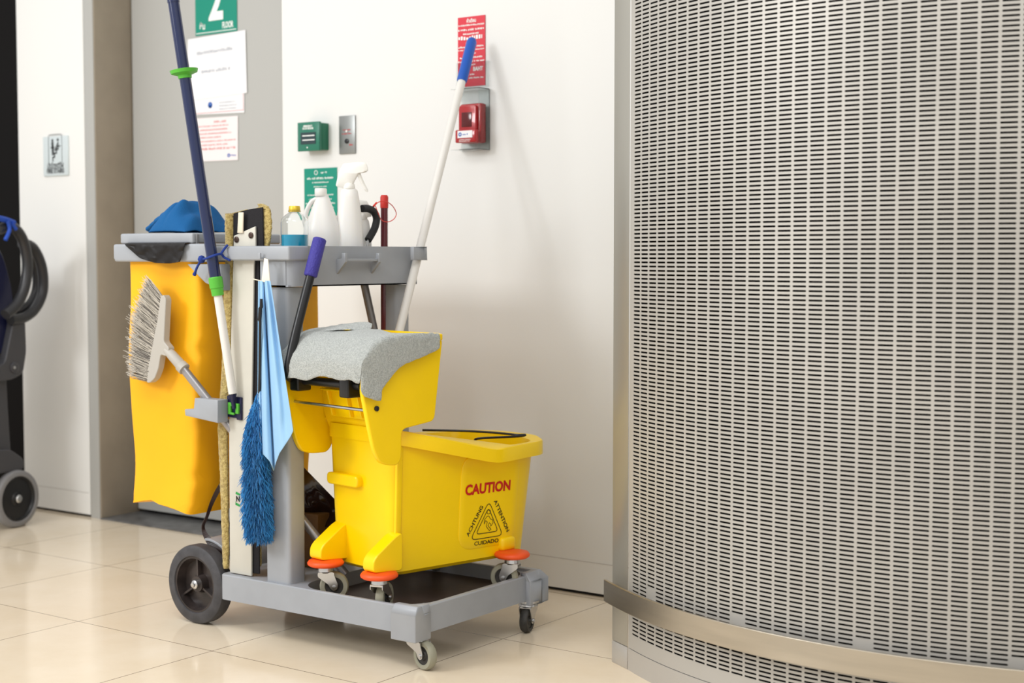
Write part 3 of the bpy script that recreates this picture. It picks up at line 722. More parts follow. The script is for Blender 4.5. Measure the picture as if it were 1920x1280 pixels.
# ------------------------------------------------------------------ yellow bag and liner
m = MB(); rings = []
for k in range(25):
    t = k / 24; z = .33 + (1.108 - .33) * t
    x1 = -3.452 + .052 * min(t * 2.2, 1) + .016 * max(t - .5, 0)
    x0 = -3.722; y0 = YN + .016 + .006 * math.sin(t * 9); y1 = YF - .03
    rr_ = []
    for p in rrect(x0, y0, x1, y1, .022, 3):
        rr_.append(p)
    # subdivide
    dense = []
    for i in range(len(rr_)):
        a = Vector(rr_[i]); b = Vector(rr_[(i + 1) % len(rr_)]); n = max(1, int((b - a).length / .035))
        for j in range(n):
            dense.append(a + (b - a) * j / n)
    if k == 0: nd = len(dense)
    out = []
    for j, p in enumerate(dense[:nd] + [dense[-1]] * max(0, nd - len(dense))):
        w = noise.noise(Vector((p.x * 6, p.y * 5, z * 3))) * .007 + noise.noise(Vector((p.x * 14, p.y * 14, z * 6))) * .004
        cxy = Vector(((x0 + x1) / 2, (y0 + y1) / 2)); d = (p - cxy).normalized()
        sagz = .022 * (1 - t) ** 6 * math.sin((p.x - x0) / (x1 - x0) * math.pi)
        out.append((p.x + d.x * w, max(p.y + d.y * w, YN + .008), z + sagz + (.012 * (1 - t) ** 4 if p.x < -3.6 else 0)))
    rings.append(out)
n_min = min(len(r) for r in rings)
m.loft([r[:n_min] for r in rings])
tag(m.build('refuse_bag', M_bag, smooth=60), 'tall bright yellow refuse bag hanging from the rear of the cart', 'bag')
# black liner folded over the frame
rows = []
topc = [(233, 457), (262, 457), (290, 459), (318, 458), (347, 456)]
botc = [(236, 461), (262, 484), (290, 493), (318, 494), (338, 491)]
for r in range(9):
    t = r / 8; row = []
    for i in range(25):
        s = i / 24 * 4; k = min(int(s), 3); f_ = s - k
        a = [topc[k][j] * (1 - f_) + topc[k + 1][j] * f_ for j in (0, 1)]; b = [botc[k][j] * (1 - f_) + botc[k + 1][j] * f_ for j in (0, 1)]
        u, v = a[0] * (1 - t) + b[0] * t, a[1] * (1 - t) + b[1] * t
        y = YN - .013 - .014 * abs(noise.noise(Vector((i * .22, r * .3, 0)))) - .003 * math.sin(i * .45 + r * .5) ** 2
        row.append(G.py(u, v, y))
    rows.append(row)
rows.insert(0, [Vector((p.x, YN + .02, BT + .004)) for p in rows[0]]); rows.insert(1, [Vector((p.x, YN - .009, BT + .003)) for p in rows[1]])
tag(MB().grid(rows).build('bin_liner', M_bliner, smooth=0, solid=.0012, subsurf=1), 'crumpled black bin liner folded over the rear rim of the cart', 'liner')
for p in bpy.data.objects['bin_liner'].data.polygons: p.use_smooth = True

# ------------------------------------------------------------------ blue cloth on the lid
def heap(name, mat_, x0, x1, y0, y1, z0, hfun, nx=40, ny=18):
    rows = []
    for j in range(ny + 1):
        row = []
        for i in range(nx + 1):
            s, t = i / nx, j / ny
            row.append((x0 + (x1 - x0) * s, y0 + (y1 - y0) * t, z0 + hfun(s, t)))
        rows.append(row)
    return MB().grid(rows).build(name, mat_, smooth=0, solid=.004, subsurf=1)
bx0 = G.py(277, 430, YN + .1)[0]; bx1 = G.py(428, 430, YN + .2)[0]
def hb(s, t):
    # outline: low flap on the left, peak past the middle, falling to the right
    prof = [(0, .008), (.04, .022), (.24, .052), (.27, .05), (.29, .074), (.42, .092), (.56, .104), (.64, .101), (.8, .068), (.94, .03), (1, .004)]
    for (a, ha), (b, hb_) in zip(prof, prof[1:]):
        if a <= s <= b: h = ha + (hb_ - ha) * (s - a) / (b - a); break
    e = max(0, min(1, t / .28)) ** .6 * max(0, min(1, (1 - t) / .3)) ** .6
    n = noise.noise(Vector((s * 5, t * 3.2, 2))) * .02 + abs(noise.noise(Vector((s * 9, t * 7, 5)))) * .012
    return max(.001, h * e + n * e)
cth = thing('cleaning_cloth', 'deep blue cleaning cloth heaped on the grey lid', 'cloth', ((bx0 + bx1) / 2, YN + .13, zt))
bxm = G.py(316, 430, YN + .1)[0]
def hm(s, t):
    prof = [(0, .03), (.03, .062), (.25, .086), (.45, .102), (.55, .098), (.75, .066), (.92, .03), (1, .004)]
    for (a, ha), (b, hb_) in zip(prof, prof[1:]):
        if a <= s <= b: h = ha + (hb_ - ha) * (s - a) / (b - a); break
    e = max(0, min(1, t / .28)) ** .6 * max(0, min(1, (1 - t) / .3)) ** .6
    cr = -.014 * math.exp(-((s - .35 - t * .3) / .05) ** 2)
    return max(.001, h * e + (noise.noise(Vector((s * 5, t * 4, 2))) * .02 + cr) * e)
M_cb = mat('cloth_blue', (0, 84, 140), .9, bump=.3, bscale=300)
o = heap('heap', M_cb, bxm, bx1, YN + .02, YN + .25, zt + .003, hm); bpy.data.objects.remove(o)
rows = [[(bxm + (bx1 - bxm) * i / 40, YN + .02 + .23 * j / 18, zt + .003 + hm(i / 40, j / 18)) for i in range(41)] for j in range(19)]
rows = [[(p[0] - .004, p[1], zt + .002) for p in [r_[0]]] + r_ for r_ in rows]
o = MB().grid(rows).build('heap', M_cb, cth, smooth=0, solid=.004, subsurf=1)
for p in o.data.polygons: p.use_smooth = True
fp = [G.py(u, v, YN + .09) for u, v in ((326, 404), (316, 409), (302, 418), (290, 426), (282, 431))]
fp = [Vector((p.x, p.y, max(p.z, zt + .0125))) for p in fp]
o = MB().tube(spline(fp, 4), [.020] * 4 + [.017] * 4 + [.0145] * 4 + [.012] * 4 + [.006], 12, flat=2.2).build('corner', M_cb, cth, smooth=80, subsurf=1, disp=(.005, .02))
# ------------------------------------------------------------------ dust mop leaning in the side slot
dm = thing('dust_mop', 'long flat dust mop stood on end with tan plush edges and a navy telescopic handle', 'mop', (-3.21, 3.12, DZ1))
def slab(pts, y, d, name, m_, par, bevel=0, **k):
    q = [G.py(u, v, y) for u, v in pts]
    return MB().loft([[(p[0], y, p[2]) for p in q], [(p[0], y + d, p[2]) for p in q]]).build(name, m_, par, smooth=0 if not k else 40, bevel=bevel, seg=3)
slab([(438, 442), (478, 424), (479, 470), (476, 490), (474, 600), (471, 800), (471, 1080), (431, 1073), (429, 800), (433, 620), (437, 490)], 3.106, .007, 'plate', M_plate, dm, .002)
slab([(437, 400), (462, 393), (492, 388), (494, 480), (488, 600), (485, 800), (486, 1076), (436, 1070), (432, 800), (436, 600)], 3.1145, .005, 'backing', M_bkcloth, dm, .002)
def plush(path, y, name, wd):
    """a bumpy padded strip following pixel path (u, v, half width px)"""
    rings = []
    pts_ = spline([(u, v, h) for u, v, h in path], 14)
    for i, p in enumerate(pts_):
        c = G.py(p[0], p[1], y); hw = p[2] * 4.4 / F
        ring_ = []
        for k in range(14):
            a = 2 * math.pi * k / 14; nn = 1 + .16 * noise.noise(Vector((a * 1.5, i * .45, y)))
            ring_.append((c[0] + math.cos(a) * hw * nn * 1.22, c[1] + math.sin(a) * wd * nn, c[2]))
        rings.append(ring_)
    return MB().loft(rings).build(name, M_tan, dm, smooth=80, subsurf=1, disp=(.004, .008))
plush([(431, 400, 6), (430, 410, 9), (431, 480, 9), (428, 560, 9.5), (424, 700, 9.5), (418, 790, 11), (420, 880, 9), (423, 1000, 7.5), (424, 1066, 6)], 3.124, 'plush_edge', .009)
plush([(488, 382, 6), (496, 392, 11), (499, 430, 12), (495, 470, 10), (489, 540, 8), (486, 700, 8), (482, 900, 7), (484, 1062, 7)], 3.13, 'plush_edge', .009)
slab([(431, 400), (462, 392), (462, 396), (492, 385), (497, 392), (480, 394), (440, 408)], 3.119, .01, 'plush_top', M_tan, dm, .004)
m = MB(); q = [G.py(u, v, 3.1055) for u, v in ((449, 398), (458, 398), (457, 437), (447, 437))]
m.loft([[(p[0], 3.1, p[2]) for p in q], [(p[0], 3.1055, p[2]) for p in q]]).build('strap', M_string, dm, smooth=0, bevel=.002)
for u, v in ((444, 449), (471, 441)):
    c = G.py(u, v, 3.1055); Mo = Matrix.Translation(c) @ Matrix.Rotation(math.radians(90), 4, 'X')
    MB().lathe([(.009, 0), (.009, .003), (.006, .005), (0, .005)], 16, Mo).build('rivet', mat('rivet', (80, 64, 58), .35, .6), dm, smooth=30)
m = MB(); vsx = G.py(446, 935, 3.105)
text_on(m, 'N', vsx, (1, 0, 0), (0, 0, 1), .022, .016, .001, 0); m.build('logo_black', mat('logo_black', (30, 28, 30), .5), dm, smooth=0, recalc=False)
m = MB()
for dz in (.014, -.019): m.add([vsx + Vector((-.010, 0, dz)), vsx + Vector((.008, 0, dz - .004)), vsx + Vector((.010, 0, dz + .002)), vsx + Vector((-.008, 0, dz + .007))], [(0, 1, 2, 3)])
m.add([vsx + Vector((-.011, 0, -.018)), vsx + Vector((-.007, 0, -.018)), vsx + Vector((-.010, 0, -.006))], [(0, 1, 2)])
m.build('logo_green', mat('logo_green', (40, 150, 70), .5), dm, smooth=0, recalc=False)
# swivel joint with lock
slab([(425, 741), (452, 745), (452, 788), (443, 787), (443, 784), (425, 781)], 3.098, .008, 'swivel_base', mat('navy_plastic', (24, 26, 62), .35), dm, .003)
slab([(427, 754), (446, 757), (446, 776), (441, 775), (441, 762), (432, 761), (432, 773), (438, 774), (438, 778), (427, 776)], 3.09, .008, 'lock_clip', M_green, dm, .001)
J = G.py(439, 766, 3.087); A_ = G.py(436.5, 738, 3.084); T_ = G.py(300, -165, 2.968)
def on_handle(v):
    u = 436.5 + (325 - 436.5) * (738 - v) / 738
    # point of the handle's axis seen at height v
    lo, hi = 0.0, 1.0
    for _ in range(50):
        mid = (lo + hi) / 2; p = A_ + (T_ - A_) * mid
        d = p - Vector((0, 0, EYE)); fh = Vector((-math.sin(YAW), math.cos(YAW), 0)); fw = fh * math.cos(PITCH) - Vector((0, 0, 1)) * math.sin(PITCH)
        up = Vector((math.cos(YAW), math.sin(YAW), 0)).cross(fw); vv = 640 - F * (d @ up) / (d @ fw)
        if vv > v: lo = mid
        else: hi = mid
    return A_ + (T_ - A_) * ((lo + hi) / 2)
MB().tube([J, G.py(437, 752, 3.086), on_handle(742)], [.006, .007, .012], 12).build('knuckle', MATS['navy_plastic'], dm)
MB().tube([on_handle(740), on_handle(545)], .0128, 20).build('lower_tube', M_alu, dm, smooth=40)
MB().tube([on_handle(554), on_handle(541), on_handle(539.5), on_handle(521), on_handle(519)], [.0175, .0185, .0205, .0205, .018], 24).build('collar', M_green, dm, smooth=30)
MB().tube([on_handle(522), on_handle(5), on_handle(3), on_handle(-160)], [.0168, .0168, .0168, .0168], 24).build('upper_tube', M_blue, dm, smooth=40)
MB().tube([on_handle(147), on_handle(141), on_handle(137), on_handle(131), on_handle(129)], [.019, .0205, .038, .041, .024], 32).build('stop_ring', M_green, dm, smooth=30)
MB().tube([on_handle(5), on_handle(-1)], .0182, 24).build('tube_ring', M_blue, dm, smooth=30)
# blue string tying the handle to the rail
cs = lambda L, y: [G.py(u, v, y) for u, v in L]
m = MB()
hp = on_handle(487)
m.tube(spline([G.py(431, 488, 3.071), G.py(420, 482, 3.066), G.py(414, 476, 3.052), G.py(401, 479, hp.y - .0205), G.py(388, 484, hp.y - .017), G.py(378, 487, hp.y + .0)], 6), .0036, 8)
m.tube(spline([G.py(414, 476, 3.052), G.py(421, 466, 3.066), G.py(427, 459, 3.071)], 6), .0036, 8)
m.tube(spline([G.py(378, 487, hp.y), G.py(370, 500, hp.y), G.py(364, 516, hp.y)], 6), [.0036] * 10 + [.005, .006, .005], 8)
kn = G.py(378, 486, hp.y - .003); m.lathe([(0, -.012), (.008, -.009), (.012, 0), (.008, .009), (0, .012)], 12, Matrix.Translation(kn))
m.build('cord_tie', mat('cord_blue', (22, 52, 130), .8), dm, smooth=50)

# ------------------------------------------------------------------ broom, head up, handle running down behind the mop
YB = 3.045
br = thing('broom', 'grey broom with frayed bristles leaning head up across the yellow bag', 'broom', G.py(600, 1010, 3.22))
blk = [(306, 556), (311, 552), (316, 560), (314, 600), (312, 640), (322, 652), (318, 668), (306, 664), (302, 690), (295, 709), (286, 717), (280, 717), (282, 690), (292, 640), (300, 600)]
q = [G.py(u, v, YB) for u, v in roundpoly(blk, 4, 3)]
MB().loft([[(p[0], YB - .011, p[2]) for p in q], [(p[0], YB + .013, p[2]) for p in q]]).build('broom_head', mat('broom_grey', (176, 172, 164), .45), br, smooth=30, bevel=.003, seg=3)
s0 = G.py(312, 655, YB); s1 = G.py(346, 692, YB + .01)
MB().tube([s0, G.py(322, 665, YB), G.py(338, 683, YB + .008), G.py(339, 685, YB + .008), s1], [.012, .0155, .0165, .019, .019], 18).build('socket', MATS['broom_grey'], br, smooth=40)
h0 = G.py(340, 686, YB + .009); h1 = G.py(612, 1030, 3.235); hd = (h1 - h0).normalized(); h1 = h0 + hd * ((DZ1 + .012 - h0.z) / hd.z)
MB().tube([h0, h1], .0128, 18).build('handle', M_metal, br, smooth=40)
rng = random.Random(3); m = MB()
def lerp(a, b, t): return a + (b - a) * t
for i in range(1500):
    t = rng.random(); row = rng.randrange(4)
    u0, v0 = lerp(306, 281, t), lerp(557, 716, t); k = t * 2
    if t < .5: tu, tv = lerp(274, 246, k), lerp(518, 600, k)
    else: tu, tv = lerp(246, 238, k - 1), lerp(600, 704, k - 1)
    L_ = rng.uniform(.78, 1.04) if rng.random() > .06 else rng.uniform(1.0, 1.22)
    du, dv = (tu - u0) * L_ + rng.gauss(0, 2), (tv - v0) * L_ + rng.gauss(0, 4) * L_
    y0 = YB + (row - 1.5) * .0055; dy = rng.gauss(0, .006) + (row - 1.5) * .004
    bend = rng.gauss(0, 2.5)
    pts3 = [G.py(u0 + 1 + du * s, v0 + dv * s + bend * math.sin(s * 3.1) + (rng.gauss(0, 5) if s == 1 and L_ > 1.05 else 0), y0 + dy * s) for s in (0, .35, .7, 1)]
    m.cur = 0 if rng.random() < .72 else 1
    m.tube(pts3, [.00075, .00075, .0007, .0005], 3)
o = m.build('bristles', [mat('bristle', (188, 180, 166), .7), mat('bristle_dark', (96, 90, 84), .8)], br, smooth=0, recalc=False)
o['kind'] = 'stuff'

# ------------------------------------------------------------------ feather duster and cloth hung from the rail hook
YD = 3.055
du_ = thing('duster', 'fluffy bright blue microfibre duster hanging upside down beside the mop', 'duster', G.py(484, 1020, YD))
hk = G.py(496, 486, 3.062)
m = MB(); m.tube(spline([G.py(489, 566, YD + .004), G.py(492, 545, YD), G.py(498, 510, YD + .002), hk, G.py(501, 512, YD - .003), G.py(496, 545, YD), G.py(491, 566, YD + .003)], 6), .0015, 6)
m.build('hanging_loop', M_string, du_)
MB().tube([G.py(490, 560, 3.026), G.py(490, 575, 3.026), G.py(488, 578, 3.026), G.py(487, 600, 3.026), G.py(488, 603, 3.026), G.py(487, 700, 3.04), G.py(486, 745, 3.055)], [.004, .0052, .0056, .0056, .0042, .0042], 12).build('handle', M_black, du_, smooth=40)
MB().tube(spline([G.py(486, 738, YD), G.py(484, 800, YD), G.py(481, 900, YD), G.py(482, 985, YD)], 6), [.008] * 8 + [.016] * 9 + [.012] * 2, 12).build('core', mat('duster_core', (20, 66, 118), .9), du_)
ax_ = spline([G.py(487, 735, YD + .003), G.py(481, 780, YD + .002), G.py(479, 830, YD), G.py(481, 900, YD), G.py(483, 960, YD), G.py(486, 1000, YD)], 10)
rads = [.006, .026, .036, .041, .043, .034]
m = MB(); rng = random.Random(11)
for i in range(6000):
    t = rng.random() ** .9; k = t * (len(ax_) - 1); a = ax_[int(k)]; b = ax_[min(int(k) + 1, len(ax_) - 1)]; c = a + (b - a) * (k - int(k))
    kk = t * 5; R_ = rads[int(kk)] * (1 - kk + int(kk)) + rads[min(int(kk) + 1, 5)] * (kk - int(kk))
    an_ = rng.uniform(0, 2 * math.pi); d = Vector((math.cos(an_), math.sin(an_), 0)); L_ = rng.uniform(.02, .036)
    p0 = c + d * R_ * rng.uniform(.2, .55) + Vector((0, 0, .008)); out = R_ * 1.15 * rng.uniform(.7, 1.0)
    p1 = c + d * out * .85 + Vector((rng.gauss(0, .002), rng.gauss(0, .002), -L_ * .35)); p2 = c + d * out + Vector((rng.gauss(0, .004), rng.gauss(0, .004), -L_))
    m.cur = 0 if rng.random() < .7 else 1
    m.tube([p0, p1, p2], [.0013, .0017, .0004], 3)
o = m.build('fluff', [mat('duster_blue', (36, 120, 182), .75, sheen=.2), mat('duster_blue_dark', (24, 84, 138), .8)], du_, smooth=0, recalc=False); o['kind'] = 'stuff'

# light blue cloth
def hang(name, mat_, rows_uv, ybase, fold, ny=1, nrow=18, ncol=40, solid=.0015):
    """rows_uv: list of (v, u_left, u_right, hem drop list)"""
    pass
lc = thing('hanging_cloth', 'pale blue cloth gathered on a hook of the cart rail with a white label', 'cloth', G.py(512, 860, 3.04))
tops = 540
rows = []
NR_, NC_ = 40, 56
for r in range(NR_ + 1):
    t = r / NR_; row = []
    for c in range(NC_ + 1):
        s = c / NC_
        # hem: left panel ends 848..865, right panel dips to 880 then climbs to 812
        hem = [(0, 847), (.18, 853), (.36, 866), (.46, 885), (.52, 868), (.62, 850), (.8, 832), (.93, 818), (1, 808)]
        for (a, ha), (b, hb_) in zip(hem, hem[1:]):
            if a <= s <= b: hv = ha + (hb_ - ha) * (s - a) / (b - a); break
        v = 526 + (hv - 526) * t
        ul = 484 - 2 * t; ur = lerp(507, 550, t ** 1.0)
        u = lerp(ul, ur, s)
        pleat = math.sin(s * 2 * math.pi * 2.4 + .6) * (.010 * (1 - t * .35)) + math.exp(-((s - .47) / .03) ** 2) * .024 + math.exp(-((s - .14) / .03) ** 2) * .012
        row.append(G.py(u, v, 3.044 - .024 * t * s + pleat * min(1, .3 + t * 2) + .004 * noise.noise(Vector((s * 4, t * 5, 1)))))
    rows.append(row)
o = MB().grid(rows).build('cloth', mat('cloth_pale_blue', (150, 192, 226), .8, bump=.15, bscale=500), lc, smooth=0, solid=.0016, subsurf=1)
for p in o.data.polygons: p.use_smooth = True
lab = [G.py(u, v, 3.048) for u, v in ((495, 484), (502, 486), (506, 530), (498, 532), (490, 529))]
MB().loft([[p for p in lab], [p + Vector((0, .003, 0)) for p in lab]]).build('label', mat('label_cream', (238, 230, 214), .8), lc, smooth=0, bevel=.001)
MB().tube(spline([G.py(475, 523, 3.06), G.py(483, 525, 3.05), G.py(492, 527, 3.043), G.py(500, 528, 3.046)], 4), .0016, 6).build('tie_cord', M_string, lc)

# ------------------------------------------------------------------ things standing in the tray
TF = TB + .0045
def lathe_at(prof, x, y, z0, name, m_, par, n=32, sx=1, sy=1, deg=35.7, cap0=True, cap1=True, **k):
    Mo = Matrix.Translation((x, y, z0)) @ Matrix.Rotation(math.radians(deg), 4, 'Z') @ Matrix.Diagonal((sx, sy, 1, 1))
    return MB().lathe(prof, n, Mo, cap0, cap1).build(name, m_, par, smooth=40, **k)
def hz(v, x, u): return G.px(u, v, x)[2] - TF
# clear bottle
M_clear = mat('clear_plastic', (252, 254, 254), .04, trans=1.0, ior=1.3)
x = -3.065; p = G.px(552.5, 430, x); y = p[1]
b1 = thing('clear_bottle', 'clear bottle with blue liquid and gold cap standing in the tray', 'bottle', (x, y, TF))
hh = lambda v: hz(v, x, 552)
lathe_at([(.036, 0), (.040, .004), (.040, hh(418)), (.037, hh(410)), (.026, hh(403)), (.0165, hh(399)), (.0165, hh(397)), (.018, hh(396)), (.0165, hh(394))], x, y, TF, 'bottle_shell', M_clear, b1, cap0=False, cap1=False, solid=.0015)
lathe_at([(0, .003), (.034, .003), (.0385, .006), (.0385, hh(440)), (0, hh(440))], x, y, TF, 'liquid', mat('liquid_blue', (0, 158, 196), .15), b1)
lathe_at([(.0165, hh(397)), (.0172, hh(396)), (.0165, hh(388)), (.015, hh(386)), (0, hh(386))], x, y, TF, 'cap', mat('cap_gold', (222, 190, 62), .35, .4), b1)
# white jug with a loop handle
x = -3.14; u0 = 603; y = G.px(u0 + 2, 430, x)[1]
M_hdpe = mat('milky_plastic', (232, 230, 226), .35, sss=.3)
b2 = thing('jug', 'milky white plastic jug with looped handle behind the clear bottle', 'jug', (x, y, TF))
hh = lambda v: hz(v, x, u0)
lathe_at([(.046, 0), (.051, .006), (.052, hh(442)), (.048, hh(425)), (.036, hh(400)), (.022, hh(375)), (.0175, hh(368)), (.0175, hh(366))], x, y, TF, 'jug_body', M_hdpe, b2, sx=1.08, sy=.8)
lathe_at([(.0175, hh(368)), (.0185, hh(367)), (.0185, hh(355)), (.017, hh(353)), (0, hh(353))], x - .004, y - .003, TF, 'cap', mat('cap_white', (240, 238, 232), .4), b2)
rt = Vector((math.cos(YAW), math.sin(YAW), 0)); bp0 = Vector((x, y, TF)); zz = Vector((0, 0, 1))
MB().tube(spline([bp0 - rt * .012 + zz * hh(372), bp0 - rt * .032 + zz * hh(378), bp0 - rt * .047 + zz * hh(394), bp0 - rt * .052 + zz * hh(412), bp0 - rt * .046 + zz * hh(426)], 6), .0075, 12, flat=1.3).build('handle', M_hdpe, b2, smooth=50)
# spray bottles
def spray(x, u0, vb, vs, vh, wd, name_label, flip=1, sc=1.0):
    y = G.px(u0, 440, x)[1]; t = thing('spray_bottle', name_label, 'spray bottle', (x, y, TF))
    hh = lambda v: hz(v, x, u0); h1 = hh(vs); hn = hh(vb)
    lathe_at([(.036 * wd, 0), (.041 * wd, .006), (.042 * wd, h1 * .45), (.037 * wd, h1 * .75), (.030 * wd, h1 * .93), (.026 * wd, h1 * 1.0), (.017 * wd, h1 + .008)], x, y, TF, 'bottle', M_hdpe, t, sx=1.0, sy=.75)
    lathe_at([(.018 * sc, h1 + .004), (.019 * sc, h1 + .006), (.0175 * sc, hn), (.012 * sc, hn + .006)], x, y, TF, 'collar', MATS['cap_white'], t)
    o_ = Vector((x, y, TF)); f_ = rt * flip
    side_ = Vector((-rt.y, rt.x, 0))
    H_ = hh(vh) - hn
    P_ = roundpoly([(-.040 * sc, -.006), (-.030 * sc, H_ * .55), (-.016 * sc, H_ * .93), (.03 * sc, H_), (.052 * sc, H_ * .97), (.056 * sc, H_ * .80), (.058 * sc, H_ * .62), (.05 * sc, H_ * .55), (.03 * sc, H_ * .50), (.014 * sc, H_ * .1), (.012 * sc, -.008), (-.010 * sc, -.010)], .006 * sc, 3)
    m = MB(); rings = []
    for w, k in ((-.013, .86), (-.010, 1), (.010, 1), (.013, .86)):
        rings.append([o_ + f_ * (a * (k if abs(w) > .012 else 1)) + zz * (hn + (b - H_ * .5) * k + H_ * .5) + side_ * w * sc for a, b in P_])
    m.loft(rings); m.build('spray_head', MATS['cap_white'], t, smooth=45)
    m = MB(); tr = [o_ + f_ * a * sc + zz * (hn + b * sc) for a, b in ((.028, H_ / sc * .55), (.036, H_ / sc * .25), (.046, -.004), (.056, -.022))]
    m.tube(spline(tr, 5), [.0045 * sc] * 8 + [.0042 * sc] * 6 + [.003 * sc] * 2, 10, flat=1.6).build('trigger', MATS['cap_white'], t, smooth=50)
    return t
spray(-3.08, 655, 346, 357, 304, 1.0, 'tall white trigger spray bottle in the middle of the tray')
t = spray(-3.10, 682, 402, 414, 374, .62, 'small cream spray bottle mostly hidden behind the tall spray bottle', -1, .62)
# hooked black grip on a grey pole
x = -3.1
gp = thing('hooked_tool', 'black curved foam grip rising from the tray beside the dark red pole', 'tool', G.px(690, 455, -3.06))
P = lambda u, v, x_=-3.06: G.px(u, v, x_)
MB().tube(spline([P(679, 391), P(690, 391), P(701, 397), P(706, 410), P(703, 426), P(696, 440), P(690, 450)], 6), .0115, 16).build('grip', mat('foam_black', (26, 26, 28), .6), gp, smooth=50)
MB().tube(spline([P(692, 447), P(689, 455), P(688, 470), P(688, 537) + Vector((0, 0, .012))], 4), .004, 8).build('wire_end', M_steel, gp)
g1 = G.px(684, 537, -3.13); g2 = G.px(702, 620, -3.105); gd = (g2 - g1).normalized(); g3 = g1 + gd * ((DZ1 + .005 - g1.z) / gd.z); g0_ = g1 - gd * .075
m = MB(); m.tube([g0_, g3], .0125, 16)
tag(m.build('grey_pole', mat('pole_grey', (140, 138, 138), .35, .5), smooth=40), 'slanted grey metal pole seen between the tray and the wringer', 'pole')
# dark red pole with red cap and ring tie
xr = -3.075
rpole = thing('dark_red_pole', 'dark red pole with bright red cap and a thin red loop standing in the tray', 'pole', G.px(721, 1010, xr))
MB().tube([G.px(720.5, 388, xr), G.px(720.5, 560, xr), Vector((xr, G.px(720.5, 560, xr).y, DZ1 + .002))], .0112, 18).build('pole', mat('red_dark', (92, 18, 26), .25, coat=.3), rpole, smooth=40)
MB().tube([G.px(720.5, 390, xr), G.px(720.5, 385, xr), G.px(720.5, 369, xr), G.px(720.5, 365.5, xr)], [.0122, .0128, .0125, .009], 18).build('pole_cap', mat('cap_red', (196, 44, 34), .5), rpole, smooth=40)
lp = [G.px(u, v, xr + .014 + .012 * math.sin(i)) for i, (u, v) in enumerate(((703, 384), (712, 378), (724, 378), (736, 386), (743, 400), (738, 411), (726, 416), (715, 412), (709, 400), (704, 386)))]
MB().tube(spline(lp, 5), .0014, 6).build('ring_tie', mat('tie_red', (226, 60, 44), .5), rpole)
MB().tube([G.px(700, 387, xr + .014), G.px(706, 380, xr + .014)], .0032, 8).build('tie_knot', MATS['tie_red'], rpole)

# ------------------------------------------------------------------ wet mop standing in the bucket
def hline(u, v, x): return G.px(u, v, x)
k0 = (886, 72); k1 = (745, 622)
a_ = G.px(785, 475, TX + .0155); T2 = G.py(886, 72, 4.05)
d_ = (T2 - a_).normalized(); b_ = a_ - d_ * .25
def top_for(v):
    lo, hi = 0, 2.0
    for _ in range(50):
        mid = (lo + hi) / 2; p = b_ + d_ * mid; dd = p - Vector((0, 0, EYE)); fh = Vector((-math.sin(YAW), math.cos(YAW), 0)); fw = fh * math.cos(PITCH) - zz * math.sin(PITCH)
        vv = 640 - F * (dd @ Vector((math.cos(YAW), math.sin(YAW), 0)).cross(fw)) / (dd @ fw)
        if vv > v: lo = mid
        else: hi = mid
    return b_ + d_ * lo
wm_ = thing('wet_mop', 'white mop handle with a blue grip leaning in the far corner clip of the cart', 'mop', b_ - d_ * .22)
MB().tube([b_ - d_ * .22, top_for(140)], .0135, 20).build('handle', M_alu, wm_, smooth=40)
MB().tube([top_for(153), top_for(150), top_for(80), top_for(74)], [.0155, .0175, .0175, .013], 20).build('grip', mat('grip_blue', (22, 84, 178), .4), wm_, smooth=40)

# ------------------------------------------------------------------ dark plastic sheet, carton, strap low on the cart
M_bsheet = mat('brown_film', (40, 24, 20), .14, bump=.5, bscale=9)
pts_ = [(541, 845), (575, 885), (612, 922), (630, 940), (632, 1000), (600, 985), (541, 990)]
rows = []
for r in range(13):
    t = r / 12; row = []
    for c in range(15):
        s = c / 14
        ut = lerp(528, 640, s); vt = lerp(832, 948, s); vb_ = lerp(995, 985, s)
        v = lerp(vt, vb_, t)
        row.append(G.py(ut, v, 3.33 + .02 * math.sin(s * 7 + t * 4) + .03 * noise.noise(Vector((s * 3, t * 3, 3)))))
    rows.append(row)
o = MB().grid(rows).build('plastic_sheet', M_bsheet, smooth=0, solid=.002, subsurf=1)
for p in o.data.polygons: p.use_smooth = True
tag(o, 'glossy dark brown plastic sheet sagging behind the near post', 'sheet')
q0 = G.py(528, 1085, 3.36)
tag(MB().box((-3.29, 3.30, DZ1 + .001), (-3.10, 3.47, .34)).build('carton', mat('carton_brown', (112, 76, 30), .6, var=.3, vscale=6), smooth=0, bevel=.003), 'brown carton on the deck under the dark plastic sheet', 'box')
sp_ = [(420, 902), (408, 920), (396, 945), (388, 968), (381, 985), (384, 1000), (396, 1018), (410, 1032), (421, 1042)]
wds = [9, 9, 7, 5, 5, 9, 14, 18, 20]
L1 = spline([(u, v, w) for (u, v), w in zip(sp_, wds)], 5)
ra, rb = [], []
for i, p in enumerate(L1):
    t = (L1[min(i + 1, len(L1) - 1)] - L1[max(i - 1, 0)]); t.z = 0; t.normalize(); nx, ny_ = -t.y, t.x
    ra.append(G.py(p.x + nx * p.z / 2, p.y + ny_ * p.z / 2, YN + .075)); rb.append(G.py(p.x - nx * p.z / 2, p.y - ny_ * p.z / 2, YN + .085))
o = MB().grid([ra, rb]).build('strap', mat('strap_brown', (44, 26, 24), .4), smooth=0, solid=.003)
tag(o, 'dark brown strap looping down beside the rear wheel', 'strap')

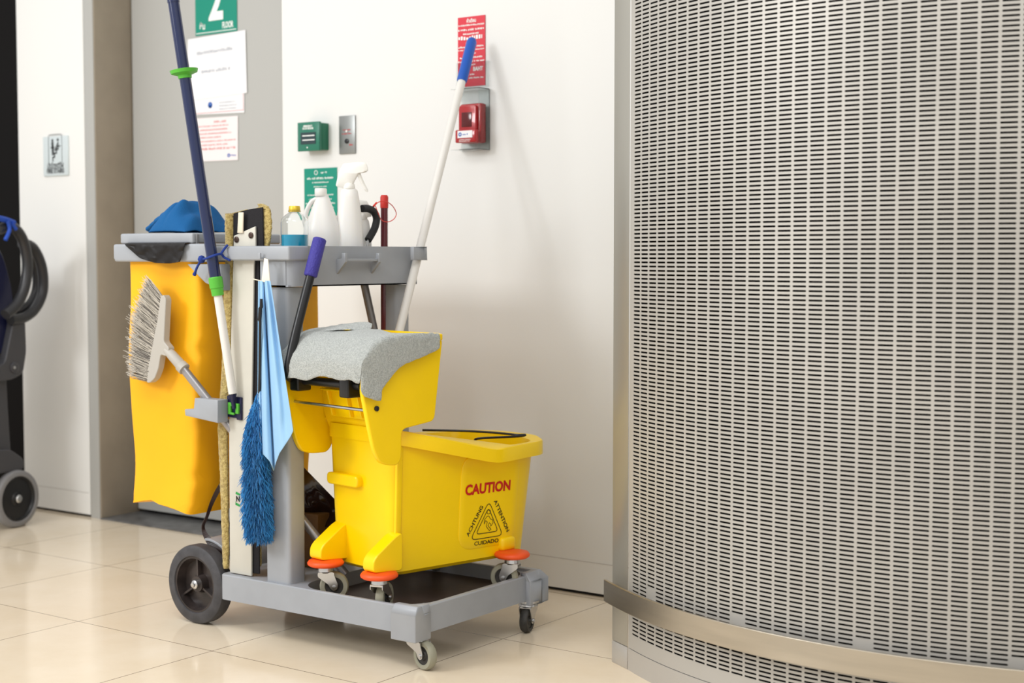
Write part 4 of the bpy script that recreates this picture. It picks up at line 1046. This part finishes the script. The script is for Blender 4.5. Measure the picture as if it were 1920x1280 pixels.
# ------------------------------------------------------------------ wall fittings and signs
def plate_px(name, quad, y, d, m_, par=None, bevel=.001):
    xs_ = [G.py(u, v, y) for u, v in quad]; x0 = (xs_[0][0] + xs_[3][0]) / 2; x1 = (xs_[1][0] + xs_[2][0]) / 2; z1 = (xs_[0][2] + xs_[1][2]) / 2; z0 = (xs_[2][2] + xs_[3][2]) / 2
    return MB().box((x0, y, z0), (x1, y + d, z1)).build(name, m_, par, smooth=0, bevel=bevel), (x0, x1, z0, z1)
X_ = Vector((1, 0, 0)); Z_ = Vector((0, 0, 1))
WF = WY - .0005
M_sgreen = mat('sign_green', (0, 138, 116), .4); M_sred = mat('sign_red', (210, 36, 56), .4); M_ink = mat('ink_white', (238, 240, 236), .5)
M_inkd = mat('ink_dark', (70, 74, 76), .5); M_inkr = mat('ink_red', (214, 120, 118), .6); M_inkg = mat('ink_grey', (176, 180, 188), .6); M_paper = mat('paper', (236, 236, 238), .6); M_logo = mat('logo_blue', (36, 92, 176), .5)
rng = random.Random(5)
def disc(mb, c, r, n=20, r0=0.0, up=Z_):
    ring_ = [Vector(c) + X_ * r * math.cos(2 * math.pi * k / n) + up * r * math.sin(2 * math.pi * k / n) for k in range(n)]
    if r0:
        r2 = [Vector(c) + X_ * r0 * math.cos(2 * math.pi * k / n) + up * r0 * math.sin(2 * math.pi * k / n) for k in range(n)]
        mb.add(ring_ + r2, [(k, (k + 1) % n, n + (k + 1) % n, n + k) for k in range(n)])
    else: mb.add(ring_, [tuple(range(n))])
# fire stairs plate
t = thing('stairs_sign', 'small brushed plate reading FIRE STAIRS on the white wall left', 'sign', G.py(104, 330, WF))
o, (x0, x1, z0, z1) = plate_px('plate', ((80, 257), (126, 254), (128, 328), (82, 331)), WF - .007, .0075, mat('plate_alu', (206, 216, 218), .3, .25), t, .001)
cx_, w_ = (x0 + x1) / 2, x1 - x0; zt_ = z1; h_ = z1 - z0; yy = WF - .0077
m = MB(); quads = []
outline(quads, roundpoly([(-w_ * .27, -w_ * .38), (w_ * .27, -w_ * .38), (w_ * .27, w_ * .38), (-w_ * .27, w_ * .38)], .012, 4), .0028)
zc = z1 - h_ * .33
outline(quads, [(-.10 * w_, -.30 * w_), (-.10 * w_, -.2 * w_), (-.03 * w_, -.2 * w_), (-.03 * w_, -.1 * w_), (.05 * w_, -.1 * w_), (.05 * w_, 0), (.12 * w_, 0), (.12 * w_, .08 * w_), (.19 * w_, .08 * w_)], .007, False)
outline(quads, [(-.09 * w_, -.12 * w_), (-.11 * w_, .16 * w_)], .016, False)
outline(quads, [(-.17 * w_, .05 * w_), (-.04 * w_, .05 * w_)], .006, False)
outline(quads, [(.0, -.02 * w_), (.12 * w_, .16 * w_)], .01, False)
for q in quads: m.add([(cx_ + p.x, yy, zc + p.y) for p in q], [(0, 1, 2, 3)])
disc(m, (cx_ - .11 * w_, yy, zc + .23 * w_), .007); disc(m, (cx_ + .11 * w_, yy, zc + .24 * w_), .007)
text_on(m, 'บันไดหนีไฟ', (cx_, yy, z0 + h_ * .265), X_, Z_, .03, w_ * .66, .0006)
text_on(m, 'FIRE STAIRS', (cx_, yy, z0 + h_ * .125), X_, Z_, .026, w_ * .70, .0012)
m.build('print', M_inkd, t, smooth=0, recalc=False)
# floor number sign on the door
DY = WY + .2 - .001
t = thing('floor_sign', 'green door sign with a large white 2 and the word FLOOR', 'sign', G.py(406, 66, DY))
xl = G.py(367, 40, DY)[0]; xr_ = G.py(445, 40, DY)[0]; zb = G.py(406, 63, DY)[2]
MB().box((xl, DY - .002, zb), (xr_, DY, zb + .30)).build('board', M_sgreen, t, smooth=0)
m = MB(); yy = DY - .0025; cx_ = (xl + xr_) / 2
z37 = G.py(406, 36, DY)[2]
text_on(m, '2', (cx_ + .0, yy, z37 + .078), X_, Z_, .215, .085, .008)
text_on(m, 'FLOOR', (G.py(428, 45, DY)[0], yy, G.py(428, 46, DY)[2]), X_, Z_, .034, .064, .0012)
text_on(m, 'ชั้น', (G.py(380, 50, DY)[0], yy, G.py(380, 49, DY)[2]), X_, Z_, .034, .032, .001)
m.add([(xl + .004, yy, zb + .007), (xr_ - .004, yy, zb + .007), (xr_ - .004, yy, zb + .010), (xl + .004, yy, zb + .010)], [(0, 1, 2, 3)])
m.build('print', M_ink, t, smooth=0, recalc=False)
def sheet(name, quad, y, m_, label, cat='paper', par=None):
    q = [G.py(u, v, y) for u, v in quad]
    mb = MB().loft([[p for p in q], [p + Vector((0, .0006, 0)) for p in q]])
    t = thing(name, label, cat, (q[0] + q[2]) / 2) if label else None
    mb.build('sheet', m_, t, smooth=0); return t, q
t, q = sheet('notice', ((352, 74), (460, 56), (463, 174), (350, 190)), DY - .0035, M_paper, 'large white paper notice taped over the green floor sign')
m = MB(); ex_ = (q[1] - q[0]).normalized(); ez_ = (q[1] - q[2]).normalized()
for (u, v), w_, h_ in (((404, 95), .22, .013), ((405, 131), .17, .013)):
    dashes(m, G.py(u, v, DY - .004), ex_, ez_, w_, h_, rng)
m.build('print', M_inkg, t, smooth=0, recalc=False)
t, q = sheet('rule_notice', ((356, 170), (458, 156), (458, 211), (356, 216)), DY - .0022, M_paper, 'white door notice with blue round mark under the large paper')
c = G.py(394, 197, DY - .0027); m = MB(); disc(m, c, .013, 20, .006); disc(m, c + Vector((.0, 0, -.003)), .008); m.build('round_mark', M_logo, t, smooth=0, recalc=False)
m = MB(); [dashes(m, G.py(427, v, DY - .0027), X_, Z_, .10, .005, rng) for v in (191, 197, 203)]; m.build('print', M_inkg, t, smooth=0, recalc=False)
a = G.py(362, 214, DY - .0027); b = G.py(456, 207, DY - .0027)
MB().add([a, (b.x, a.y, a.z), (b.x, a.y, a.z + .002), (a.x, a.y, a.z + .002)], [(0, 1, 2, 3)]).add([(b.x, a.y, a.z), (b.x + .002, a.y, a.z), (b.x + .002, a.y, a.z + .08), (b.x, a.y, a.z + .08)], [(0, 1, 2, 3)]).build('border', M_inkr, t, smooth=0, recalc=False)
t, q = sheet('red_print_notice', ((368, 222), (446, 217), (446, 300), (368, 303)), DY - .0022, mat('paper_warm', (238, 230, 230), .6), 'lowest door notice with lines of small red print')
m = MB(); x0, x1 = q[0].x, q[1].x; z1, z0 = (q[0].z + q[1].z) / 2, (q[2].z + q[3].z) / 2; cx_ = (x0 + x1) / 2; W_ = x1 - x0
yy = DY - .0027
dashes(m, (cx_ + .02, yy, z1 - .018), X_, Z_, W_ * .3, .009, rng)
for i, k in enumerate((.72, .7, .8, .55, .9, .7)):
    dashes(m, (cx_ - W_ * (.9 - k) / 2, yy, z1 - .034 - i * .0155), X_, Z_, W_ * k, .006, rng)
dashes(m, (cx_, yy, z1 - .034 - 6 * .0155), X_, Z_, W_ * .92, .010, rng)
m.build('print', M_inkr, t, smooth=0, recalc=False)
m = MB(); disc(m, (x1 - .055, yy, z0 + .02), .008, 16, .003); dashes(m, (x1 - .028, yy, z0 + .02), X_, Z_, .034, .007, rng); m.build('round_mark', M_logo, t, smooth=0, recalc=False)

# door release box
xb = G.py(616.5, 257, WY)[0]
lo, hi = WY - .2, WY
for _ in range(40):
    mid = (lo + hi) / 2
    if G.py(597, 257, mid)[0] < xb: hi = mid
    else: lo = mid
yf = lo
pl_, pr_ = G.py(557, 257, yf), G.py(597, 257, yf); zt_, zb_ = G.py(577, 228.5, yf)[2], G.py(577, 283, yf)[2]
t = thing('door_release_box', 'green emergency door release box on the white wall', 'box', ((pl_.x + pr_.x) / 2, WY, zb_))
MB().box((pl_.x + .004, yf + .012, zb_ + .004), (pr_.x, WY, zt_ - .004)).build('back_box', mat('box_green', (18, 104, 76), .35), t, smooth=0, bevel=.002)
MB().box((pl_.x, yf + .002, zb_), (pr_.x + .002, yf + .014, zt_)).build('front_plate', mat('box_green2', (22, 112, 88), .3, coat=.4), t, smooth=0, bevel=.002)
cx_ = (pl_.x + pr_.x) / 2; H_ = zt_ - zb_; W_ = pr_.x - pl_.x
MB().box((cx_ - W_ * .33, yf, zb_ + H_ * .24), (cx_ + W_ * .36, yf + .004, zb_ + H_ * .64)).build('glass_window', mat('window_dark', (44, 62, 66), .15), t, smooth=0)
m = MB(); yy = yf + .0014
text_on(m, 'EMERGENCY', (cx_, yy, zb_ + H_ * .86), X_, Z_, .0095, W_ * .42, .0004); text_on(m, 'DOOR RELEASE', (cx_, yy, zb_ + H_ * .78), X_, Z_, .0095, W_ * .5, .0004)
for z_ in (.51, .36): m.add([(cx_ - W_ * .25, yf - .0004, zb_ + H_ * z_), (cx_ + W_ * .32, yf - .0004, zb_ + H_ * z_), (cx_ + W_ * .32, yf - .0004, zb_ + H_ * (z_ + .035)), (cx_ - W_ * .25, yf - .0004, zb_ + H_ * (z_ + .035))], [(0, 1, 2, 3)])
disc(m, (cx_ - .004, yy, zb_ + H_ * .12), .003)
m.build('print', M_ink, t, smooth=0, recalc=False)
# key switch
t = thing('key_switch', 'narrow steel key switch plate on the wall right of the green box', 'switch', G.py(650, 288, WY))
o, (x0, x1, z0, z1) = plate_px('plate', ((635, 217.5), (665, 216), (666, 287.5), (636, 289)), WY - .006, .006, mat('switch_steel', (150, 152, 150), .35, .8), t, .001)
cx_ = (x0 + x1) / 2; W_ = x1 - x0; H_ = z1 - z0; yy = WY - .0065
m = MB(); dashes(m, (cx_, yy, z0 + H_ * .63), X_, Z_, W_ * .5, .005, rng); dashes(m, (cx_, yy, z0 + H_ * .53), X_, Z_, W_ * .6, .005, rng); dashes(m, (cx_ + W_ * .25, yy, z0 + H_ * .24), X_, Z_, W_ * .2, .008, rng)
m.build('print', mat('print_red', (190, 60, 60), .5), t, smooth=0, recalc=False)
Mo = Matrix.Translation((cx_, WY - .006, z0 + H_ * .33)) @ Matrix.Rotation(math.radians(90), 4, 'X')
MB().lathe([(.009, 0), (.009, .003), (.006, .004), (0, .004)], 20, Mo).build('keyhole', M_black, t)
Mo = Matrix.Translation((cx_, WY - .006, z0 + H_ * .59)) @ Matrix.Rotation(math.radians(90), 4, 'X')
MB().lathe([(.004, 0), (.004, .003), (0, .005)], 14, Mo).build('indicator', M_ink, t)
# instruction board behind the bottles
t = thing('instruction_board', 'green instruction board on the wall behind the white bottles', 'sign', G.py(600, 405, WY))
o, (x0, x1, z0, z1) = plate_px('board', ((570, 317), (632, 313), (632, 402), (571, 407)), WY - .002, .002, M_sgreen, t, 0)
cx_ = (x0 + x1) / 2; W_ = x1 - x0; m = MB(); yy = WY - .0026
for i, (k, h_) in enumerate(((.8, .008), (.5, .005), (.4, .005), (.3, .004), (.8, .005), (.7, .005), (.9, .006), (.8, .006), (.6, .005))): dashes(m, (cx_, yy, z1 - .037 - i * .0155), X_, Z_, W_ * k, h_, rng)
dashes(m, (cx_ + .02, yy, z1 - .016), X_, Z_, .034, .008, rng)
disc(m, (cx_ - .022, yy, z1 - .016), .009, 18, .0065)
m.build('print', M_ink, t, smooth=0, recalc=False)
# red fire notice
t = thing('red_notice', 'tall red notice with white print above the fire alarm', 'sign', G.py(884, 160, WY))
o, (x0, x1, z0, z1) = plate_px('board', ((858, 34), (909, 27.5), (910, 160), (859, 163)), WY - .003, .002, M_sred, t, 0)
cx_ = (x0 + x1) / 2; W_ = x1 - x0; H_ = z1 - z0; m = MB(); yy = WY - .0036
text_on(m, 'คำเตือน', (cx_, yy, z1 - H_ * .055), X_, Z_, .017, W_ * .34, .0005)
for f_, k, h_ in ((.12, .95, .006), (.185, .95, .007), (.245, .6, .006), (.30, .95, .014), (.375, .4, .006), (.43, .95, .006), (.475, .98, .005), (.53, .4, .006), (.585, .85, .006), (.64, .95, .006), (.69, .3, .006), (.83, .3, .006), (.88, .9, .006)):
    dashes(m, (cx_, yy, z1 - H_ * f_), X_, Z_, W_ * k, h_, rng)
text_on(m, 'BAHT', (cx_ + W_ * .25, yy, z1 - H_ * .755), X_, Z_, .019, W_ * .36, .0008)
m.build('print', M_ink, t, smooth=0, recalc=False)
M_acr = mat('acrylic', (240, 244, 244), .05, trans=1.0, ior=1.15)
o, _ = plate_px('acrylic_holder', ((855, 118), (916, 114), (917, 163), (856, 167)), WY - .007, .0025, M_acr, t, 0)
# fire alarm with clear cover
t = thing('fire_alarm', 'red fire alarm call point under a clear cover on the white wall', 'alarm', G.py(893, 280, WY))
YA = WY - .055
x0 = G.py(858, 225, YA)[0]; x1 = G.py(906, 225, WY - .03)[0]; z0 = G.py(880, 268, YA)[2]; z1 = G.py(885, 193, YA)[2]
M_red = mat('alarm_red', (168, 14, 22), .25, coat=.4)
MB().box((x0, YA + .012, z0), (x1, WY - .012, z1)).build('case', M_red, t, smooth=0, bevel=.006)
MB().prism(roundpoly([(x0 + .004, z0 + .02), (x1 - .012, z0 + .02), (x1 - .012, z1 - .006), (x0 + .004, z1 - .006)], .01, 3), 'y', YA, YA + .013).build('front', M_red, t, smooth=0, bevel=.003)
MB().box((x0 + .018, YA - .002, z0 + .055), (x1 - .03, YA + .002, z1 - .03)).build('window', mat('alarm_window', (88, 20, 22), .15), t, smooth=0, bevel=.001)
pa, pb = G.py(853, 256, YA - .025), G.py(891, 256, YA - .025)
MB().box((pa.x, YA - .025, pa.z - .022), (pb.x, YA - .004, pa.z + .022)).build('pull_bar', M_red, t, smooth=0, bevel=.004)
MB().box((pa.x + .012, YA - .0262, pa.z - .006), (pb.x - .012, YA - .0248, pa.z + .018)).build('sticker', M_paper, t, smooth=0)
m = MB(); disc(m, (pa.x + .023, YA - .0266, pa.z + .006), .007, 16, .003); dashes(m, (pa.x + .045, YA - .0266, pa.z + .006), X_, Z_, .022, .006, rng); m.build('sticker_mark', M_logo, t, smooth=0, recalc=False)
m = MB()
for z_ in (-.012, -.017): dashes(m, ((pa.x + pb.x) / 2, YA - .0256, pa.z + z_), X_, Z_, .05, .003, rng)
m.build('print', M_ink, t, smooth=0, recalc=False)
c0 = G.py(861, 225, WY - .02); cx0 = G.py(866, 225, WY - .0)[0]; cx1 = G.py(919, 225, WY)[0]; cz1 = G.py(893, 166, WY - .03)[2]; cz0 = G.py(893, 281, WY - .03)[2]
m = MB(); th = .002; yo = WY - .062
m.box((cx0, WY - .004, cz0), (cx1, WY - .001, cz1)); m.box((cx1 - th, yo, cz0), (cx1, WY - .004, cz1)); m.box((cx0, yo, cz1 - th), (cx1 - th, WY - .004, cz1)); m.box((cx0, yo, cz0), (cx1 - th, WY - .004, cz0 + th))
m.build('clear_cover', M_acr, t, smooth=0)

# ------------------------------------------------------------------ vacuum cleaner at the left edge
V = Frame((-5.265, 3.79, 0), 10)
vac = thing('vacuum_cleaner', 'dark vacuum cleaner with coiled black hoses standing by the dark doorway', 'vacuum cleaner', V.o, V.deg)
wc = V.px(30, 935, 0.0); WRv = .119; wcy = wc[1]
def vwheel(x, out):
    Mo = Matrix.Translation((x, wcy, WRv)) @ Matrix.Rotation(math.radians(-90 if out > 0 else 90), 4, 'Y')
    wo = MB().lathe([(.0935, .003), (.096, 0), (WRv - .008, 0), (WRv - .002, .004), (WRv, .010), (WRv, .030), (WRv - .004, .036), (.09, .036)], 48, Mo, False, False).build('wheel', mat('tyre_grey', (128, 128, 130), .5), vac, True, smooth=40)
    hb = MB().lathe([(.0945, .004), (.088, .003), (.082, .012), (.03, .012), (.024, .006), (0, .006)], 48, Mo, False, True)
    hb.build('hub', M_black, wo, True, smooth=40)
    MB().lathe([(.017, .006), (.017, .0), (.013, -.004), (0, -.005)], 20, Mo).build('hub_cap', M_steel, wo, True, smooth=40)
vwheel(.018, 1); vwheel(-.42, -1)
M_vb = mat('vac_charcoal', (66, 66, 70), .4)
def vpoly(name, L, x0, x1, m_, bevel=.01, r=8):
    q = [V.px(u, v, x0) for u, v in roundpoly(L, r, 3)]
    return MB().loft([[(x0, p[1], p[2]) for p in q], [(x1, p[1], p[2]) for p in q]]).build(name, m_, vac, True, smooth=30, bevel=bevel, seg=3)
vpoly('base', ((-90, 850), (20, 842), (45, 860), (45, 880), (10, 886), (-90, 905)), -.0, -.38, M_vb)
vpoly('lower_body', ((-80, 690), (12, 690), (15, 760), (21, 852), (-80, 860)), -.03, -.36, M_vb)
vpoly('arm', ((28, 590), (48, 600), (50, 660), (44, 700), (22, 712), (-10, 715), (-10, 690), (10, 680)), .012, -.03, M_vb, .006)
My = Matrix.Rotation(math.radians(90), 4, 'Y')
c = V.px(27, 689, .012); MB().lathe([(.024, 0), (.024, .004), (.02, .007), (0, .007)], 24, Matrix.Translation(c) @ My).build('arm_pivot', M_vb, vac, True, smooth=40)
c = V.px(27, 689, .019); MB().lathe([(.006, 0), (.006, .002), (0, .004)], 12, Matrix.Translation(c) @ My).build('arm_screw', M_steel, vac, True)
vpoly('bag_cover', ((-80, 440), (-10, 450), (8, 480), (24, 540), (28, 590), (24, 625), (8, 665), (-80, 690)), -.02, -.34, mat('vac_navy', (20, 24, 58), .35, bump=.4, bscale=12), .03, 18)
def hose(name, L, x, r, m_):
    return MB().tube(spline([V.px(u, v, x) for u, v in L], 8), r, 20).build(name, m_, vac, True, smooth=60)
M_hose = mat('hose_black', (46, 46, 48), .35)
hose('hose', [(-5, 430), (22, 425), (42, 448), (51, 490), (47, 535), (32, 570), (10, 590)], .05, .022, M_hose)
hose('hose', [(40, 455), (62, 465), (78, 500), (80, 545), (66, 578), (45, 595), (20, 600)], .01, .022, M_hose)
hose('hose', [(50, 470), (66, 500), (68, 540), (55, 570), (30, 585)], -.03, .018, M_hose)
hose('hose_ribbon', [(-8, 408), (10, 412), (26, 418)], .07, .012, mat('ribbon_blue', (30, 74, 176), .6))
hose('hose_ribbon', [(14, 414), (18, 430), (10, 450)], .08, .008, MATS['ribbon_blue'])
hose('hose_ribbon', [(22, 418), (30, 430)], .08, .008, MATS['ribbon_blue'])
